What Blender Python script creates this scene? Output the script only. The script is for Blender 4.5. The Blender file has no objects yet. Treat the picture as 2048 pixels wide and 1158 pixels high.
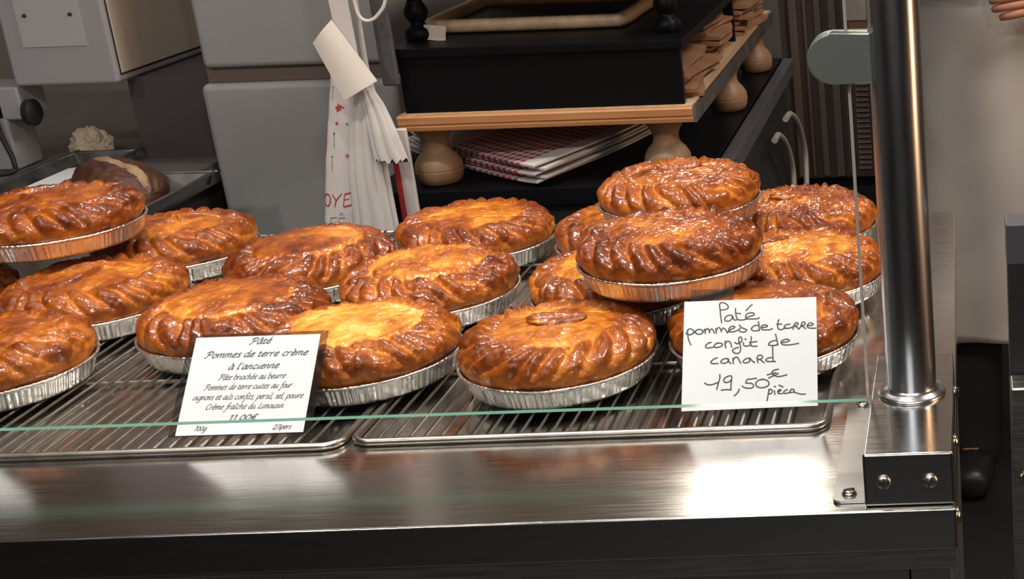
import bpy, bmesh, math, random
import numpy as np
from mathutils import Vector, Matrix, noise

S = bpy.context.scene
COL = S.collection
PI = math.pi
R = math.radians

# ------------------------------------------------------------------ camera
TH = R(19.2)                      # pitch down
RO = math.atan(.0345)             # small roll of the hand-held phone
cd = bpy.data.cameras.new('camera')
cam = bpy.data.objects.new('camera', cd)
COL.objects.link(cam)
S.camera = cam
fwd = Vector((0, math.cos(TH), -math.sin(TH)))
down = Vector((0, -math.sin(TH), -math.cos(TH)))
rt = Vector((1, 0, 0)) * math.cos(RO) + down * math.sin(RO)
up = Vector((1, 0, 0)) * math.sin(RO) - down * math.cos(RO)
m = Matrix.Identity(4)
for i, v in enumerate((rt, up, -fwd)):
    m.col[i][:3] = v
m.col[3][:3] = (0, 0, 1.37)
cam.matrix_world = m
cd.sensor_width = 36
cd.lens = 2900 / 2048 * 36
cd.shift_x = (1024 - 1945) / 2048  # the picture is the left half of a wider shot
cd.clip_start = .05
cd.clip_end = 60

# ------------------------------------------------------------------ world, lights, exposure
w = bpy.data.worlds.new('world')
S.world = w
w.use_nodes = True
w.node_tree.nodes['Background'].inputs[0].default_value = (.9, .93, 1, 1)
w.node_tree.nodes['Background'].inputs[1].default_value = .05
S.view_settings.view_transform = 'Standard'
S.view_settings.look = 'None'
S.view_settings.gamma = 1
S.view_settings.use_curve_mapping = False
S.view_settings.exposure = 0.0


def spot(name, loc, target, power, angle, blend, rad, col):
    l = bpy.data.lights.new(name, 'SPOT')
    l.energy = power
    l.spot_size = R(angle)
    l.spot_blend = blend
    l.shadow_soft_size = rad
    l.color = col
    o = bpy.data.objects.new(name, l)
    COL.objects.link(o)
    o.location = loc
    o.rotation_euler = (Vector(target) - Vector(loc)).to_track_quat('-Z', 'Y').to_euler()
    return o


def area(name, loc, target, power, sx, sy, col):
    l = bpy.data.lights.new(name, 'AREA')
    l.shape = 'RECTANGLE'
    l.size = sx
    l.size_y = sy
    l.energy = power
    l.color = col
    o = bpy.data.objects.new(name, l)
    COL.objects.link(o)
    o.location = loc
    o.rotation_euler = (Vector(target) - Vector(loc)).to_track_quat('-Z', 'Y').to_euler()
    return o


WARM = (1, .90, .78)
for i, x in enumerate((-1.15, -.8, -.45, -.1)):
    spot('counter_spotlight', (x, 1.15, 2.35), (x, 1.22, .9), 33, 60, .6, .03, WARM)
spot('counter_spotlight', (-.62, 1.45, 2.35), (-.6, 1.3, .9), 16, 62, .6, .025, (1, .95, .9))
spot('counter_spotlight', (-.25, 1.0, 2.35), (-.25, 1.2, .9), 16, 62, .6, .025, (1, .95, .9))
for x in (-1.3, -.45, .4):
    area('ceiling_fill', (x, -.35, 2.55), (x * .7 - .15, 1.2, .9), 9, .14, .14, (1, .95, .9))  # unseen fill lamps added in front, for small crisp highlights on the crusts
area('shop_fill', (-.2, -2.0, 2.6), (-.2, -2.2, 0), 30, 1.2, 1.2, (.92, .96, 1))  # added fill, brightens the front room that the pole mirrors
area('back_light', (-1.2, 2.2, 2.55), (-1.2, 2.2, 0), 5, 1.0, .6, (1, .93, .86))  # unseen soft light above the machine and bins
area('apron_fill', (.9, 1.7, 2.5), (.1, 2.7, .75), 25, .6, .6, (1, .93, .86))  # added fill aimed at the person to brighten the apron
area('wall_lamp', (-.53, 3.1, 2.02), (-.3, 1.0, .9), 3.4, .25, .34, (1, .90, .78))
area('warm_side_light', (1.7, .75, 1.35), (-.1, 1.0, 1.1), 13, .4, 1.3, (1, .58, .30))  # warm light from the right, its source out of view


# ------------------------------------------------------------------ materials
def mat(name, col, rough=.5, metal=0, spec=.5, var=None, bump=None, rvar=None, coat=0, stretch=(1, 1, 1)):
    """var=(scale, colour2, lo, hi)   bump=(scale, strength, distance)   rvar=(scale, rmin, rmax)"""
    M = bpy.data.materials.new(name)
    M.use_nodes = True
    nt = M.node_tree
    b = nt.nodes['Principled BSDF']
    b.inputs['Base Color'].default_value = (*col, 1)
    b.inputs['Roughness'].default_value = rough
    b.inputs['Metallic'].default_value = metal
    b.inputs['Specular IOR Level'].default_value = spec
    if coat:
        b.inputs['Coat Weight'].default_value = coat
        b.inputs['Coat Roughness'].default_value = .12
    tc = nt.nodes.new('ShaderNodeTexCoord')
    mp = nt.nodes.new('ShaderNodeMapping')
    mp.inputs['Scale'].default_value = stretch
    nt.links.new(tc.outputs['Object'], mp.inputs[0])

    def nz(scale, det=4):
        n = nt.nodes.new('ShaderNodeTexNoise')
        n.inputs['Scale'].default_value = scale
        n.inputs['Detail'].default_value = det
        nt.links.new(mp.outputs[0], n.inputs['Vector'])
        return n
    if var:
        n = nz(var[0])
        r = nt.nodes.new('ShaderNodeValToRGB')
        r.color_ramp.elements[0].position = var[2]
        r.color_ramp.elements[0].color = (*col, 1)
        r.color_ramp.elements[1].position = var[3]
        r.color_ramp.elements[1].color = (*var[1], 1)
        nt.links.new(n.outputs[0], r.inputs[0])
        nt.links.new(r.outputs[0], b.inputs['Base Color'])
    if rvar:
        n = nz(rvar[0])
        q = nt.nodes.new('ShaderNodeMapRange')
        q.inputs[1].default_value = .3
        q.inputs[2].default_value = .7
        q.inputs[3].default_value = rvar[1]
        q.inputs[4].default_value = rvar[2]
        nt.links.new(n.outputs[0], q.inputs[0])
        nt.links.new(q.outputs[0], b.inputs['Roughness'])
    if bump:
        n = nz(bump[0])
        q = nt.nodes.new('ShaderNodeBump')
        q.inputs['Strength'].default_value = bump[1]
        q.inputs['Distance'].default_value = bump[2]
        nt.links.new(n.outputs[0], q.inputs['Height'])
        nt.links.new(q.outputs[0], b.inputs['Normal'])
    return M


M = {}
M['steel'] = mat('brushed_steel', (.62, .60, .57), .2, 1, rvar=(30, .13, .22), bump=(60, .06, .0004), stretch=(.6, 14, 14))
M['steel_dark'] = mat('satin_steel', (.50, .49, .48), .3, 1, rvar=(30, .26, .4), stretch=(.6, 14, 14))
M['polished'] = mat('polished_steel', (.58, .59, .62), .24, 1, rvar=(20, .2, .28), stretch=(6, 6, .5))
M['screw'] = mat('screw_steel', (.66, .62, .58), .18, 1)
M['wire'] = mat('rack_wire', (.52, .49, .46), .28, 1, var=(40, (.38, .33, .28), .4, .7))
M['foil'] = mat('aluminium_foil', (.80, .79, .77), .3, 1, rvar=(90, .2, .42), bump=(260, .35, .0012))
M['paper'] = mat('white_paper', (.86, .87, .88), .6, var=(3, (.82, .84, .86), .3, .8))
M['card'] = mat('card_paper', (.62, .65, .695), .55)
M['ink'] = mat('black_ink', (.02, .02, .022), .5)
M['ink_grey'] = mat('printed_ink', (.10, .10, .115), .6)
M['red_ink'] = mat('red_ink', (.42, .02, .03), .6)
M['black_wood'] = mat('black_lacquered_wood', (.003, .003, .0045), .42, spec=.1, bump=(40, .1, .001))
M['black'] = mat('black_rubber', (.012, .011, .012), .6)
M['wood'] = mat('oiled_wood', (.50, .24, .10), .45, var=(10, (.36, .15, .055), .35, .7), stretch=(.5, 12, 12))
M['beech'] = mat('turned_beech', (.30, .18, .10), .5, var=(8, (.23, .13, .07), .35, .7), stretch=(5, 5, 1))
M['boardtop'] = mat('pale_board', (.56, .40, .25), .5, var=(9, (.40, .26, .15), .35, .7), stretch=(8, .5, 8))
M['kraft'] = mat('kraft_paper', (.33, .165, .085), .65, var=(14, (.22, .10, .05), .35, .7), bump=(30, .4, .002))
M['beige'] = mat('beige_enamel', (.62, .52, .42), .4, var=(2, (.56, .48, .40), .3, .7))
M['grey_enamel'] = mat('grey_enamel', (.40, .38, .40), .4, var=(2, (.36, .345, .36), .3, .7))
M['grey_pale'] = mat('pale_plate', (.47, .45, .47), .45)
M['seam'] = mat('dark_seam', (.02, .018, .018), .7)
M['binw'] = mat('white_plastic_bin', (.42, .395, .39), .5, var=(2.5, (.37, .355, .355), .3, .7))
M['gap_brown'] = mat('gap_brown', (.16, .115, .095), .6)
M['darkbase'] = mat('dark_grey_panel', (.07, .055, .06), .6)
M['worktop'] = mat('dark_worktop', (.12, .105, .10), .55)
M['tray'] = mat('tray_steel', (.30, .29, .285), .38, 1, rvar=(30, .3, .5))
M['bagw'] = mat('bag_paper', (.62, .57, .56), .6, var=(12, (.54, .50, .50), .35, .7), bump=(30, .35, .003))
M['tissue'] = mat('tissue_paper', (.54, .51, .50), .7, var=(20, (.46, .43, .42), .35, .7), bump=(60, .4, .002), stretch=(1, 1, .25))
M['tag'] = mat('folded_paper', (.72, .68, .63), .6)
M['strip'] = mat('grey_strip', (.065, .065, .075), .45)
M['cast'] = mat('cast_clamp', (.215, .23, .21), .42, .55)
M['cable'] = mat('white_cable', (.60, .57, .54), .5)
M['gcable'] = mat('grey_cable', (.34, .31, .29), .4)
M['bread'] = mat('bread_crust', (.050, .017, .009), .5, var=(14, (.12, .043, .018), .4, .7), bump=(40, .6, .004))
M['flour'] = mat('floured_crust', (.36, .24, .14), .75, var=(30, (.22, .12, .06), .4, .65), bump=(60, .5, .003))
M['greaseproof'] = mat('greaseproof_paper', (.52, .42, .30), .6, bump=(25, .5, .004))
M['oven'] = mat('oven_brown', (.075, .055, .047), .4)
M['oven_light'] = mat('oven_trim', (.22, .165, .135), .38, .4)
M['sticker'] = mat('paper_sticker', (.50, .44, .38), .7)
M['cloth'] = mat('apron_cotton', (.46, .425, .39), .85, var=(4, (.41, .375, .345), .3, .7))
M['jacket'] = mat('white_jacket', (.55, .52, .49), .85)
M['trousers'] = mat('dark_trousers', (.02, .02, .024), .8)
M['skin'] = mat('skin', (.46, .20, .12), .5)
M['hair'] = mat('brown_hair', (.05, .03, .02), .6)
M['shoe'] = mat('black_shoe', (.015, .015, .015), .4)
M['floor'] = mat('floor_tiles', (.018, .016, .015), .5, var=(3, (.013, .012, .011), .3, .7))
M['wall'] = mat('wall_paint', (.30, .255, .22), .6, var=(2, (.25, .21, .18), .3, .7))
M['wall_room'] = mat('room_wall', (.16, .15, .14), .6)
M['ceiling'] = mat('ceiling_paint', (.42, .40, .38), .7)
M['bevel'] = mat('lit_glass_bevel', (.50, .42, .37), .2, spec=.7)  # beige puts the side light catching this edge into the colour
M['edge'] = mat('glass_edge', (.24, .52, .40), .12, spec=.7)


def glass_mat(name, tint, amount, rough=.02):
    g = bpy.data.materials.new(name)
    g.use_nodes = True
    nt = g.node_tree
    nt.nodes.clear()
    o = nt.nodes.new('ShaderNodeOutputMaterial')
    t = nt.nodes.new('ShaderNodeBsdfTransparent')
    t.inputs[0].default_value = (*tint, 1)
    s = nt.nodes.new('ShaderNodeBsdfGlossy')
    s.inputs['Roughness'].default_value = rough
    f = nt.nodes.new('ShaderNodeFresnel')
    f.inputs[0].default_value = 1.35
    mu = nt.nodes.new('ShaderNodeMath')
    mu.operation = 'MULTIPLY'
    mu.inputs[1].default_value = amount
    x = nt.nodes.new('ShaderNodeMixShader')
    nt.links.new(f.outputs[0], mu.inputs[0])
    nt.links.new(mu.outputs[0], x.inputs[0])
    nt.links.new(t.outputs[0], x.inputs[1])
    nt.links.new(s.outputs[0], x.inputs[2])
    nt.links.new(x.outputs[0], o.inputs[0])
    return g


M['glass'] = glass_mat('clear_glass', (.985, .99, .985), .7)
M['sleeve'] = glass_mat('plastic_sleeve', (.66, .65, .66), 1.6, .2)


def gingham_mat():
    g = bpy.data.materials.new('gingham_paper')
    g.use_nodes = True
    nt = g.node_tree
    b = nt.nodes['Principled BSDF']
    b.inputs['Roughness'].default_value = .6
    tc = nt.nodes.new('ShaderNodeTexCoord')
    sp = nt.nodes.new('ShaderNodeSeparateXYZ')
    nt.links.new(tc.outputs['Object'], sp.inputs[0])

    def math_(op, a, bv=None):
        n = nt.nodes.new('ShaderNodeMath')
        n.operation = op
        for i, v in enumerate((a, bv)):
            if v is None:
                continue
            if isinstance(v, (int, float)):
                n.inputs[i].default_value = v
            else:
                nt.links.new(v, n.inputs[i])
        return n.outputs[0]
    ch = []
    for k in (0, 1):
        s = math_('MULTIPLY', sp.outputs[k], 2 * PI / .012)
        s = math_('SINE', s)
        ch.append(math_('GREATER_THAN', s, 0))
    both = math_('MULTIPLY', math_('ADD', ch[0], ch[1]), .5)
    # plain white band across one side of the bag
    band = math_('GREATER_THAN', sp.outputs[0], -.035)
    band2 = math_('LESS_THAN', sp.outputs[0], .105)
    both = math_('MULTIPLY', both, math_('MULTIPLY', band, band2))
    mx = nt.nodes.new('ShaderNodeMix')
    mx.data_type = 'RGBA'
    mx.inputs[6].default_value = (.60, .55, .55, 1)
    mx.inputs[7].default_value = (.30, .025, .04, 1)
    nt.links.new(both, mx.inputs[0])
    nt.links.new(mx.outputs[2], b.inputs['Base Color'])
    return g


M['gingham'] = gingham_mat()


def crust_mat():
    g = bpy.data.materials.new('egg_washed_crust')
    g.use_nodes = True
    nt = g.node_tree
    b = nt.nodes['Principled BSDF']
    at = nt.nodes.new('ShaderNodeAttribute')
    at.attribute_name = 'bake'
    tc = nt.nodes.new('ShaderNodeTexCoord')

    def nz(scale, det=5, rough=.6):
        n = nt.nodes.new('ShaderNodeTexNoise')
        n.inputs['Scale'].default_value = scale
        n.inputs['Detail'].default_value = det
        n.inputs['Roughness'].default_value = rough
        nt.links.new(tc.outputs['Object'], n.inputs['Vector'])
        return n.outputs[0]

    def ma(op, a, c):
        n = nt.nodes.new('ShaderNodeMath')
        n.operation = op
        for i, v in enumerate((a, c)):
            if isinstance(v, (int, float)):
                n.inputs[i].default_value = v
            else:
                nt.links.new(v, n.inputs[i])
        return n.outputs[0]
    n1 = nz(55)
    n2 = nz(190)
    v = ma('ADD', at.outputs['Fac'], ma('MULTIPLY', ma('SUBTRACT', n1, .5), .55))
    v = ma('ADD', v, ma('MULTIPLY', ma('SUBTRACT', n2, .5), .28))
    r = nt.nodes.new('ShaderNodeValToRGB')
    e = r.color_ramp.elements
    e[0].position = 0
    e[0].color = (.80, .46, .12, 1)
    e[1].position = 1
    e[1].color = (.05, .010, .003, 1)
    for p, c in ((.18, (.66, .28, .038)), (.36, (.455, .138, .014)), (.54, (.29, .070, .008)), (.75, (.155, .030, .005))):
        q = e.new(p)
        q.color = (*c, 1)
    nt.links.new(v, r.inputs[0])
    nt.links.new(r.outputs[0], b.inputs['Base Color'])
    mr = nt.nodes.new('ShaderNodeMapRange')
    mr.inputs[1].default_value = .35
    mr.inputs[2].default_value = .65
    mr.inputs[3].default_value = .22
    mr.inputs[4].default_value = .42
    b.inputs['Specular IOR Level'].default_value = .18
    nt.links.new(n1, mr.inputs[0])
    nt.links.new(mr.outputs[0], b.inputs['Roughness'])
    b.inputs['Coat Weight'].default_value = .65
    b.inputs['Coat Roughness'].default_value = .07
    n3 = nz(260, 4)
    bp = nt.nodes.new('ShaderNodeBump')
    bp.inputs['Strength'].default_value = .5
    bp.inputs['Distance'].default_value = .0016
    nt.links.new(ma('ADD', n3, n2), bp.inputs['Height'])
    nt.links.new(bp.outputs[0], b.inputs['Normal'])
    b2 = nt.nodes.new('ShaderNodeBump')
    b2.inputs['Strength'].default_value = .45
    b2.inputs['Distance'].default_value = .0022
    nt.links.new(nz(95, 2, .5), b2.inputs['Height'])
    nt.links.new(b2.outputs[0], b.inputs['Coat Normal'])
    return g


M['crust'] = crust_mat()


# ------------------------------------------------------------------ mesh helpers
def link(name, me, material, parent=None, smooth=None):
    o = bpy.data.objects.new(name, me)
    COL.objects.link(o)
    if material is not None and not me.materials:
        me.materials.append(material)
    if parent:
        o.parent = parent
    return o


def obj(name, bm, material, parent=None, smooth=40):
    me = bpy.data.meshes.new(name)
    bmesh.ops.recalc_face_normals(bm, faces=bm.faces)
    bm.to_mesh(me)
    bm.free()
    if smooth:
        me.polygons.foreach_set('use_smooth', [True] * len(me.polygons))
        if smooth < 180:
            try:
                me.set_sharp_from_angle(angle=R(smooth))
            except Exception:
                pass
    o = link(name, me, material, parent)
    if smooth and smooth < 180:
        wn = o.modifiers.new('weighted', 'WEIGHTED_NORMAL')
        wn.keep_sharp = True
    return o


def from_np(name, V, F, material, parent=None, attr=None):
    me = bpy.data.meshes.new(name)
    me.from_pydata([tuple(v) for v in V], [], F)
    me.polygons.foreach_set('use_smooth', [True] * len(me.polygons))
    if attr is not None:
        a = me.attributes.new('bake', 'FLOAT', 'POINT')
        a.data.foreach_set('value', np.asarray(attr, dtype=np.float32))
    me.update()
    return link(name, me, material, parent)


def thing(name, label, cat, loc=(0, 0, 0), rot=(0, 0, 0), group=None):
    o = bpy.data.objects.new(name, None)
    COL.objects.link(o)
    o.empty_display_size = .03
    o.location = loc
    o.rotation_euler = rot
    return tag(o, label, cat, group)


def tag(o, label, cat, group=None):
    o['label'] = label
    o['category'] = cat
    if group:
        o['group'] = group
    return o


def box(bm, x0, x1, y0, y1, z0, z1, bev=0, seg=2):
    t = bmesh.new()
    bmesh.ops.create_cube(t, size=1)
    for v in t.verts:
        v.co = ((x0 + x1) / 2 + v.co.x * (x1 - x0), (y0 + y1) / 2 + v.co.y * (y1 - y0), (z0 + z1) / 2 + v.co.z * (z1 - z0))
    if bev:
        bmesh.ops.bevel(t, geom=t.edges[:], offset=bev, segments=seg, profile=.5, affect='EDGES')
    merge(bm, t)
    return bm


def merge(bm, t, mx=None):
    mp = {}
    for v in t.verts:
        mp[v] = bm.verts.new(mx @ v.co if mx else v.co)
    for f in t.faces:
        try:
            bm.faces.new([mp[v] for v in f.verts])
        except ValueError:
            pass
    t.free()


def mkbox(*a, **k):
    return box(bmesh.new(), *a, **k)


def lathe(bm, prof, n=32, mx=None):
    """prof: list of (r, z); closed at both ends"""
    t = bmesh.new()
    rings = []
    for r, z in prof:
        rings.append([t.verts.new((r * math.cos(2 * PI * i / n), r * math.sin(2 * PI * i / n), z)) for i in range(n)])
    for a, b in zip(rings[:-1], rings[1:]):
        for i in range(n):
            t.faces.new((a[i], a[(i + 1) % n], b[(i + 1) % n], b[i]))
    t.faces.new(rings[0][::-1])
    t.faces.new(rings[-1])
    merge(bm, t, mx)
    return bm


def tube(bm, pts, r, n=10, closed=False):
    pts = [Vector(p) for p in pts]
    N = len(pts)
    t = bmesh.new()
    rings = []
    prev = None
    for i, p in enumerate(pts):
        if closed:
            d = pts[(i + 1) % N] - pts[i - 1]
        else:
            d = pts[min(i + 1, N - 1)] - pts[max(i - 1, 0)]
        d.normalize()
        if prev is None:
            a = Vector((0, 0, 1)) if abs(d.z) < .9 else Vector((1, 0, 0))
            u = d.cross(a).normalized()
        else:
            u = (prev - d * prev.dot(d)).normalized()
        prev = u
        v = d.cross(u)
        rings.append([t.verts.new(p + (u * math.cos(2 * PI * k / n) + v * math.sin(2 * PI * k / n)) * r) for k in range(n)])
    for i in range(N if closed else N - 1):
        a, b = rings[i], rings[(i + 1) % N]
        for k in range(n):
            t.faces.new((a[k], a[(k + 1) % n], b[(k + 1) % n], b[k]))
    if not closed:
        t.faces.new(rings[0][::-1])
        t.faces.new(rings[-1])
    merge(bm, t)
    return bm


def catmull(pts, n=6, closed=False):
    pts = [Vector(p) for p in pts]
    N = len(pts)
    if N < 3:
        return pts
    out = []
    for i in range(N if closed else N - 1):
        if closed:
            a, b, c, d = (pts[(i + k) % N] for k in (-1, 0, 1, 2))
        else:
            b, c = pts[i], pts[i + 1]
            a = pts[i - 1] if i else 2 * b - c
            d = pts[i + 2] if i + 2 < N else 2 * c - b
        for k in range(n):
            t = k / n
            out.append(.5 * (2 * b + (c - a) * t + (2 * a - 5 * b + 4 * c - d) * t * t + (3 * b - a - 3 * c + d) * t ** 3))
    if not closed:
        out.append(pts[-1])
    return out


def prism(bm, poly, axis, a0, a1):
    """extrude a 2-D outline along axis 0/1/2"""
    def P(u, v, a):
        return {0: (a, u, v), 1: (u, a, v), 2: (u, v, a)}[axis]
    A = [bm.verts.new(P(u, v, a0)) for u, v in poly]
    B = [bm.verts.new(P(u, v, a1)) for u, v in poly]
    n = len(poly)
    for i in range(n):
        bm.faces.new((A[i], A[(i + 1) % n], B[(i + 1) % n], B[i]))
    bm.faces.new(A[::-1])
    bm.faces.new(B)
    return bm


def dome_screw(name, parent, loc, nrm, r=.0062, ang=.4, material=None):
    """domed screw head with a slot, axis nrm"""
    bm = bmesh.new()
    prof = [(r, 0), (r, .0008), (r * .93, .0016), (r * .75, .0026), (r * .45, .0033), (.0006, .0036)]
    lathe(bm, prof, 24)
    q = Vector(nrm).to_track_quat('Z', 'Y').to_matrix().to_4x4()
    bmesh.ops.transform(bm, matrix=Matrix.Translation(loc) @ q, verts=bm.verts)
    o = obj(name, bm, material or M['screw'], parent, 60)
    s = mkbox(-r * .72, r * .72, -r * .13, r * .13, .0022, .0038)
    bmesh.ops.transform(s, matrix=Matrix.Translation(loc) @ q @ Matrix.Rotation(ang, 4, 'Z'), verts=s.verts)
    so = obj('slot', s, M['seam'], o, 0)
    return o


def struct(name, bm, m_):
    o = obj(name, bm, m_, None, 0)
    o['kind'] = 'structure'
    return o


# ------------------------------------------------------------------ setting
struct('floor', mkbox(-4.1, 3.1, -3.1, 3.6, -.1, 0), M['floor'])
struct('ceiling', mkbox(-4.1, 3.1, -3.1, 3.6, 2.7, 2.8), M['ceiling'])
struct('wall_back', mkbox(-4.1, 3.1, 3.5, 3.6, 0, 2.7), M['wall'])
struct('wall_front', mkbox(-4.1, 3.1, -3.1, -3.0, 0, 2.7), M['wall_room'])
struct('wall_left', mkbox(-4.1, -4.0, -3.0, 3.5, 0, 2.7), M['wall_room'])
struct('wall_right', mkbox(3.0, 3.1, -3.0, 3.5, 0, 2.7), M['wall_room'])

# ------------------------------------------------------------------ steel counter
XR = -.0165
counter = thing('steel_counter', 'brushed stainless steel display counter under the pies', 'counter')
obj('counter_top', mkbox(-2.4, XR, .893, 1.63, .868, .9, bev=.0018, seg=3), M['steel'], counter, 60)
obj('front_apron', mkbox(-2.4, XR - .001, .895, .915, .852, .869, bev=.001), M['steel_dark'], counter, 60)
obj('body_panel', mkbox(-2.4, -.052, .908, 1.60, .06, .853), M['steel_dark'], counter, 0)
obj('body_panel', mkbox(-.0505, XR - .006, .908, 1.60, .06, .853), M['steel_dark'], counter, 0)
obj('plinth', mkbox(-2.38, XR - .02, .95, 1.58, 0, .06), M['black'], counter, 0)
dome_screw('screw', counter, (XR, .915, .883), (1, 0, 0), .0064, 1.3)

# second counter across the gap
nb = thing('steel_counter', 'dark steel edge of a second counter at the right border', 'counter')
obj('end_panel', mkbox(.026, .9, 1.0, 1.028, .05, .942, bev=.002), M['steel_dark'], nb, 60)
obj('upright', mkbox(.0268, .9, 1.030, 1.060, .05, 1.0298), M['black'], nb, 0)
obj('upright_top', mkbox(.0262, .9, 1.0295, 1.0605, 1.0298, 1.0610, bev=.001), M['strip'], nb, 0)
obj('plinth', mkbox(.05, .9, 1.005, 1.055, 0, .05), M['black'], nb, 0)
dome_screw('screw', nb, (.037, 1.0, .868), (0, -1, 0), .006, .5)

# ------------------------------------------------------------------ guard post with clamp
PX, PY = -.048, 1.004
post = thing('guard_post', 'polished steel post with box foot screwed to the counter corner', 'post', (PX, PY, .9))
post_inv = Matrix.Translation((-PX, -PY, -.9))


def pp(name, bm, mt, sm=60, parent=None):
    bmesh.ops.transform(bm, matrix=post_inv, verts=bm.verts)
    return obj(name, bm, mt, parent or post, sm)


pp('mounting_box', mkbox(-.0795, XR - .0005, .898, 1.083, .9005, .9405, bev=.0022, seg=3), M['steel'])
fl = bmesh.new()
rr = .006
poly = [(-.0800, .905), (-.1025 + rr, .905)] + [(-.1025 + rr - rr * math.sin(a), .905 + rr - rr * math.cos(a)) for a in (R(30), R(60))] + \
       [(-.1025, .905 + rr), (-.1025, 1.09 - rr)] + [(-.1025 + rr - rr * math.cos(a), 1.09 - rr + rr * math.sin(a)) for a in (R(30), R(60))] + [(-.1025 + rr, 1.09), (-.0800, 1.09)]
prism(fl, poly, 2, .9004, .9024)
pp('flange', fl, M['steel_dark'], 40)
for loc, nr, an, mt in (((-.0915, .916, .9024), (0, 0, 1), .3, 0), ((-.0915, 1.070, .9024), (0, 0, 1), 1.0, 0),
                        ((-.0655, .898, .9195), (0, -1, 0), 1.5, 1), ((-.0335, .898, .9195), (0, -1, 0), 1.2, 1),
                        ((XR - .0005, .955, .9215), (1, 0, 0), 1.4, 0), ((XR - .0005, 1.045, .9215), (1, 0, 0), 1.0, 0)):
    l = Vector(loc) - Vector((PX, PY, .9))
    dome_screw('screw', post, l, nr, .0054, an, M['steel_dark'] if mt else None)
pp('pole', lathe(bmesh.new(), [(.0186, .9405), (.0186, 1.9)], 64, Matrix.Translation((PX, PY, 0))), M['polished'])
pp('collar', lathe(bmesh.new(), [(.0252, .9402), (.0257, .9412), (.0254, .9424), (.0240, .9436), (.0215, .9446), (.0198, .9458), (.0189, .9474), (.0187, .9474)], 64, Matrix.Translation((PX, PY, 0))), M['polished'])
cl = bmesh.new()
hh = .0175
dpoly = [(-.064, 1.1945 - hh), (-.091, 1.1945 - hh)] + [(-.091 - hh * math.sin(a), 1.1945 - hh * math.cos(a)) for a in [PI * k / 16 for k in range(1, 16)]] + [(-.091, 1.1945 + hh), (-.064, 1.1945 + hh)]
for y0, y1 in ((.9940, 1.0008), (1.0072, 1.0140)):
    t = prism(bmesh.new(), dpoly, 1, y0, y1)
    bmesh.ops.bevel(t, geom=[e for e in t.edges if abs(e.verts[0].co.y - e.verts[1].co.y) < 1e-6], offset=.0012, segments=2, profile=.5, affect='EDGES')
    merge(cl, t)
pp('glass_clamp', cl, M['cast'], 20)

# ------------------------------------------------------------------ glass guard
gl = bmesh.new()
prism(gl, [(-1.6, 1.0012), (-.0822, 1.0012), (-.0803, 1.0024), (-.0803, 1.0068), (-1.6, 1.0068)], 2, .9355, 1.62)
bmesh.ops.recalc_face_normals(gl, faces=gl.faces)
gme = bpy.data.meshes.new('glass_guard')
gl.normal_update()
for f in gl.faces:
    f.material_index = 0 if abs(f.normal.y) > .95 else (2 if f.normal.x > .3 else 1)
gl.to_mesh(gme)
gl.free()
gme.materials.append(M['glass'])
gme.materials.append(M['edge'])
gme.materials.append(M['bevel'])
glass = link('glass_guard', gme, None)
tag(glass, 'clear glass guard pane with green edge hanging before the pies', 'glass pane')


# ------------------------------------------------------------------ wire racks
def rack(x0, x1, y0, y1, label, off):
    t = thing('wire_rack', label, 'rack', ((x0 + x1) / 2, (y0 + y1) / 2, .9), group='wire cooling racks')
    hx, hy = (x1 - x0) / 2, (y1 - y0) / 2
    rc = .014
    pts = []
    for cx, cy, a0 in ((hx - rc, hy - rc, 0), (-hx + rc, hy - rc, 90), (-hx + rc, -hy + rc, 180), (hx - rc, -hy + rc, 270)):
        for k in range(7):
            a = R(a0 + 15 * k)
            pts.append((cx + rc * math.cos(a), cy + rc * math.sin(a), .0034))
    obj('frame', tube(bmesh.new(), pts, .0031, 10, True), M['wire'], t, 60)
    g = bmesh.new()
    n = int((x1 - x0 - .02) / .0122)
    for k in range(n):
        x = -hx + .0122 * (k + 1) - off
        tube(g, [(x, -hy + .001, .0058), (x, 0, .0066), (x, hy - .001, .0058)], .00125, 6)
    obj('wire_grid', g, M['wire'], t, 60)
    for y in (-.147, .147):
        obj('crossbar', tube(bmesh.new(), [(-hx + .002, y, .0034), (0, y, .0036), (hx - .002, y, .0034)], .0022, 8), M['wire'], t, 60)
    return t


rack(-.8935, -.4945, 1.024, 1.61, 'wire cooling rack on the left, under the printed price card', 0)
rack(-.4865, -.1185, 1.029, 1.612, 'wire cooling rack on the right, under the handwritten price card', .002)

# ------------------------------------------------------------------ pies
RIM = .0825
PAN_H = .019


def spline(pts, n):
    c = catmull([(a, b, 0) for a, b in pts], 12)
    c = np.array([(v.x, v.y) for v in c])
    d = np.concatenate([[0], np.cumsum(np.hypot(*np.diff(c, axis=0).T))])
    s = np.linspace(0, d[-1], n)
    return np.interp(s, d, c[:, 0]), np.interp(s, d, c[:, 1])


def sstep(a, b, x):
    t = np.clip((x - a) / (b - a), 0, 1)
    return t * t * (3 - 2 * t)


def fbm(P, scale, seed, octv=3):
    off = Vector((seed * 3.17, seed * 1.31, seed * 2.71))
    return np.array([noise.fractal(Vector(p) * scale + off, 1.0, 2.0, octv) for p in P])


PROF = [(.0768, -.006), (.0780, -.001), (.0800, .005), (.0803, .010), (.0787, .0152), (.0752, .0196), (.0706, .0230), (.0655, .0255), (.0610, .0268),
        (.0570, .0270), (.0530, .0266), (.0490, .0267), (.0430, .0276), (.0360, .0286), (.0280, .0295), (.0180, .0302), (.0090, .0306), (.0004, .0307)]


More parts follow.
